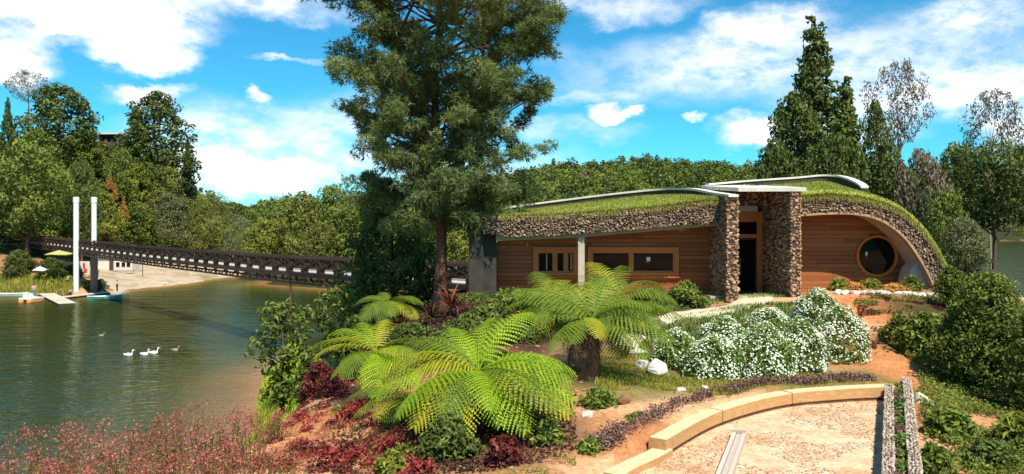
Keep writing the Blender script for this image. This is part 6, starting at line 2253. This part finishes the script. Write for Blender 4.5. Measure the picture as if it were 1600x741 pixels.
teal = plain('teal_boat_paint', (.05, .22, .20), .4, .08); wht = plain('white_boat_paint', (.68, .70, .66), .4, .05); orng = plain('orange_boat_paint', (.52, .22, .06), .45, .1)
pgr = plain('pale_green_boat_paint', (.30, .46, .40), .45, .08)
rowboat('teal rowing boat with pale inside moored at the end of the long dock', 164, 469, 4.4, 1.35, math.radians(28), teal, wht)
rowboat('pale green boat half out of the picture at the left edge', 14, 465, 5.6, 1.6, math.radians(3), pgr, wht)
# stubby pedal boat
p = wat(49, 472)
K = thing('pedal_boat', 'stubby orange boat with a white top beside the front dock', 'boat', (p[0], p[1], 0), math.radians(80))
g = G()
for s in (-.62, .62):
    tube(g, spline([(-1.3, s, .18), (-1.1, s, .15), (0, s, .12), (1.1, s, .15), (1.45, s, .28)], 9), [.2, .34, .38, .38, .38, .38, .36, .3, .12], 9)
obj('hull', g.mesh('hull', orng, True), K)
g = G(); box(g, -1.15, 1.2, -.95, .95, .42, .62); obj('deck', g.mesh('deck', wht), K)
for s in (-.42, .42):
    g = G(); box(g, -.5, .0, s - .3, s + .3, .62, .86); box(g, -.62, -.5, s - .3, s + .3, .62, 1.25); obj('seat', g.mesh('seat', wht), K)

# ------------------------------------------------------------------ reeds and plants on the left bank
rr = np.random.default_rng(600)
def reed_geo(seed, n, h, r):
    rng = np.random.default_rng(seed); g = G()
    th = rng.uniform(0, 6.283, n); q = np.sqrt(rng.uniform(0, 1, n)) * r
    P = np.c_[np.cos(th) * q, np.sin(th) * q, 0 * q]
    a = rng.uniform(0, 6.283, n); s = np.c_[np.cos(a), np.sin(a), 0 * a] * rng.uniform(.05, .10, n)[:, None]
    hh = h * rng.uniform(.55, 1.1, n); tip = P + np.c_[rng.normal(0, .25, n), rng.normal(0, .25, n), hh]
    g.add(np.stack([P - s, P + s, tip], 1).reshape(-1, 3), np.arange(3 * n).reshape(-1, 3), rng.uniform(.1, .95, n))
    return g


g = G(); gs = [reed_geo(610 + i, 60, 1.15, .9) for i in range(3)]
for i in range(150):
    px = rr.uniform(-40, 112); sh = np.interp(px, FPX, FK[:, 0, 0]); d = sh + rr.uniform(.2, 5.5)
    x = xat(px, d); a = rr.uniform(0, 6.283); s = rr.uniform(.7, 1.2)
    Mx = np.array([[math.cos(a), -math.sin(a), 0], [math.sin(a), math.cos(a), 0], [0, 0, 1]]) * s
    g.merge(gs[i % 3], Mx, (x, d, max(gh(x, d), 0) - .1), rr.uniform(-.25, .25))
obj('shore_reeds', g.mesh('shore_reeds', M['reed']), kind='stuff')
BANKP = [('shrub_a', 18, 420, 40, 126, 'mid_leaf', 'green bush on the bank left of the small pale parasol'), ('shrub_a', 52, 406, 36, 128, 'red_leaf', 'reddish bush on the slope under the bridge end'),
         ('shrub_b', 86, 420, 50, 123, 'lime_leaf', 'yellow bush right above the reeds beside the front pylon'), ('shrub_a', 108, 428, 30, 122.5, 'lime_leaf', 'yellow green plant at the foot of the front pylon'),
         ('shrub_a', 138, 436, 30, 122.5, 'mid_leaf', 'green bush between the feet of the two pylons'), ('shrub_b', 158, 434, 26, 123, 'grey_leaf', 'greyish bush right of the rear pylon foot'),
         ('shrub_a', 30, 388, 60, 124, 'dark_leaf', 'dark bush under the start of the bridge'), ('shrub_a', 80, 400, 50, 126, 'dark_leaf', 'dark bush in the shade behind the yellow green parasol'), ('shrub_b', 112, 412, 40, 130, 'dark_leaf', 'dark bush behind the front pylon')]
for i, (k, px, top, w, d, mt, lab) in enumerate(BANKP):
    KIND['bank'] = (.3, .5, 1.0)
    shrub('bank', px, top, w, d, mt, 'shrub', lab, 900 + i)
rock('brown boulder on the sand at the end of the long dock', 168, 122, (1.3, 1.0, .8), 71, M['soil_stone'], 'boulder')
rock('pale yellow stone lying at the water edge of the beach', 258, 137, (.55, .4, .3), 72)

p = on_ground(223, 146)
o = G(); tube(o, [(0, 0, -.3), (0, 0, 3.3)], .07, 7); q = obj('beach_post', o.mesh('beach_post', M['bark'])); q.location = tuple(p)
tag(q, 'thin dark post standing alone on the sand beach below the bridge', 'post')
# ------------------------------------------------------------------ people
def person(label, loc, rz, pose, shirt, trousers, hair=(.03, .02, .015), skin=(.34, .19, .12)):
    """one continuous skinned body; clothes and hair are its children"""
    if pose == 'sit':
        J = dict(pel=(0, 0, .12), che=(.02, 0, .48), nec=(.03, 0, .62), hea=(.05, 0, .72), top=(.05, 0, .84),
                 kl=(.44, .12, .18), al=(.50, .12, -.24), fl=(.66, .13, -.28), kr=(.44, -.12, .16), ar=(.48, -.12, -.26), fr=(.64, -.13, -.30),
                 sl=(.02, .19, .54), el=(.12, .24, .28), hl=(.34, .16, .22), sr=(.02, -.19, .54), er=(.12, -.24, .28), hr=(.34, -.16, .22), hipl=(.06, .10, .10), hipr=(.06, -.10, .10))
    else:
        J = dict(pel=(0, 0, .92), che=(.01, 0, 1.28), nec=(.01, 0, 1.45), hea=(.03, 0, 1.56), top=(.03, 0, 1.69),
                 hipl=(0, .10, .88), kl=(.05, .11, .50), al=(.0, .12, .09), fl=(.16, .13, .03), hipr=(0, -.10, .88), kr=(-.02, -.11, .50), ar=(-.08, -.12, .09), fr=(.08, -.13, .03),
                 sl=(0, .19, 1.38), el=(.03, .25, 1.10), hl=(.14, .24, .88), sr=(0, -.19, 1.38), er=(.05, -.25, 1.10), hr=(.18, -.20, .90))
    Rr = dict(pel=.14, che=.15, nec=.055, hea=.095, top=.075, kl=.062, al=.042, fl=.035, kr=.062, ar=.042, fr=.035, sl=.06, el=.042, hl=.032, sr=.06, er=.042, hr=.032, hipl=.09, hipr=.09)
    E = [('pel', 'che'), ('che', 'nec'), ('nec', 'hea'), ('hea', 'top'), ('che', 'sl'), ('sl', 'el'), ('el', 'hl'), ('che', 'sr'), ('sr', 'er'), ('er', 'hr'),
         ('pel', 'hipl'), ('hipl', 'kl'), ('kl', 'al'), ('al', 'fl'), ('pel', 'hipr'), ('hipr', 'kr'), ('kr', 'ar'), ('ar', 'fr')]
    t = thing('person', label, 'person', loc, rz)

    def skinned(nm, keys, edges, fat, col, root):
        ks = list(keys); me = bpy.data.meshes.new(nm)
        me.from_pydata([J[k] for k in ks], [(ks.index(a), ks.index(b)) for a, b in edges], [])
        o = obj(nm, me, t)
        sk = o.modifiers.new('skin', 'SKIN')
        for i, k in enumerate(ks):
            r = Rr[k] + fat; me.skin_vertices[0].data[i].radius = (r, r)
            me.skin_vertices[0].data[i].use_root = (k == root)
        sb = o.modifiers.new('smooth', 'SUBSURF'); sb.levels = 1; sb.render_levels = 1
        me.materials.append(plain(nm + '_tone', col, .8, .06))
        return o
    skinned('body', J.keys(), E, 0, skin, 'pel')
    J2 = dict(J)
    J2 = None
    skinned('shirt', ['pel', 'che', 'sl', 'el', 'sr', 'er'], [('pel', 'che'), ('che', 'sl'), ('sl', 'el'), ('che', 'sr'), ('sr', 'er')], .022, shirt, 'che')
    skinned('trousers', ['pel', 'hipl', 'kl', 'al', 'hipr', 'kr', 'ar'], [('pel', 'hipl'), ('hipl', 'kl'), ('kl', 'al'), ('pel', 'hipr'), ('hipr', 'kr'), ('kr', 'ar')], .02, trousers, 'pel')
    g = G(); hx = J['hea']; ellipsoid(g, (hx[0] - .02, 0, hx[2] + .06), (.105, .10, .10), 10, 7); obj('hair', g.mesh('hair', plain('hair', hair, .6, .1)), t)
    return t


p = wat(183, 459); person('standing person in a pale blue shirt and dark trousers near the teal boat', (p[0], p[1], .38), math.radians(200), 'stand', (.42, .50, .58), (.03, .03, .05))
bpy.data.objects['boulder']
g = G(); box(g, -1.3, 1.3, -1.2, 1.2, -.2, .36); o = obj('landing_stage', g.mesh('landing_stage', WOODL)); o.location = (p[0], p[1], 0); tag(o, 'small pale landing stage under the standing person', 'dock')
p = wat(100, 462); person('person in a dark jacket sitting on the long dock near the reeds', (p[0] - .6, p[1], .30), math.radians(-60), 'sit', (.05, .05, .08), (.10, .10, .14))
person('person in a grey top sitting on the dock beside the one in dark', (p[0] + 1.0, p[1] - .1, .30), math.radians(-110), 'sit', (.30, .27, .28), (.06, .05, .05))
person('person in a pinkish top standing on the stubby orange boat', (wat(53, 470)[0], wat(53, 470)[1], .63), math.radians(-80), 'stand', (.52, .30, .26), (.20, .20, .22))
p = on_ground(88, 124); person('person in a white shirt walking on the bank under the yellow green parasol', p, 0, 'stand', (.74, .74, .72), (.06, .06, .08))
p = on_ground(105, 122); person('person in a white and blue shirt on the bank just left of the front pylon', p, 1.2, 'stand', (.58, .62, .72), (.05, .06, .12))
p = on_ground(152, 134); person('distant person in dark clothes near the kiosk door', p, 2, 'stand', (.10, .06, .06), (.06, .05, .05))


# ------------------------------------------------------------------ ducks
def duck_meshes(col, name='white_feather'):
    g = G()
    u = np.linspace(0, 1, 10)
    tube(g, np.c_[-.30 + .62 * u, 0 * u, .10 + .10 * np.maximum(0, .25 - u) * 2.2 + .0 * u], [.02, .06, .10, .13, .145, .15, .14, .12, .09, .04], 10, .5)
    neck = spline([(.22, 0, .13), (.31, 0, .24), (.32, 0, .37), (.36, 0, .44), (.43, 0, .43)], 10)
    tube(g, neck, [.075, .06, .048, .042, .042, .045, .052, .056, .05, .02], 8, .5)
    return g


DM = [plain('white_feather', (.82, .81, .77), .7, .04), plain('grey_brown_feather', (.30, .26, .21), .8, .2)]
bill_m = plain('orange_bill', (.55, .25, .04), .5, .05)
for px, py, mt, rz, s, lab in ((200, 556, 0, .1, 1.1, 'white duck swimming alone at the left of the three white ones'), (225, 555, 0, -.1, 1.1, 'white duck in the middle of the three'), (239, 553, 0, .2, 1.15, 'white duck leading the three, neck stretched up'),
                              (273, 548, 1, 0, .9, 'brownish duck ahead of the three white ones'), (158, 525, 1, .5, .7, 'small brownish duck far behind, towards the docks')):
    p = wat(px, py)
    t = thing('duck', lab, 'duck', (p[0], p[1], -.03), rz, s, 'ducks on the lake')
    obj('body', duck_meshes(0).mesh('body', DM[mt], True), t)
    g = G(); bar(g, (.45, 0, .425), (.53, 0, .41), .05, .025); obj('bill', g.mesh('bill', bill_m), t)
    g = G()
    for sd in (-1, 1):
        v = [(.16, sd * .13, .20), (-.05, sd * .158, .18), (-.33, sd * .05, .21), (-.20, sd * .13, .10), (.05, sd * .160, .08)]
        g.add(v, [[0, 1, 2, 3, 4]])
    obj('wing', g.mesh('wing', DM[mt]), t)
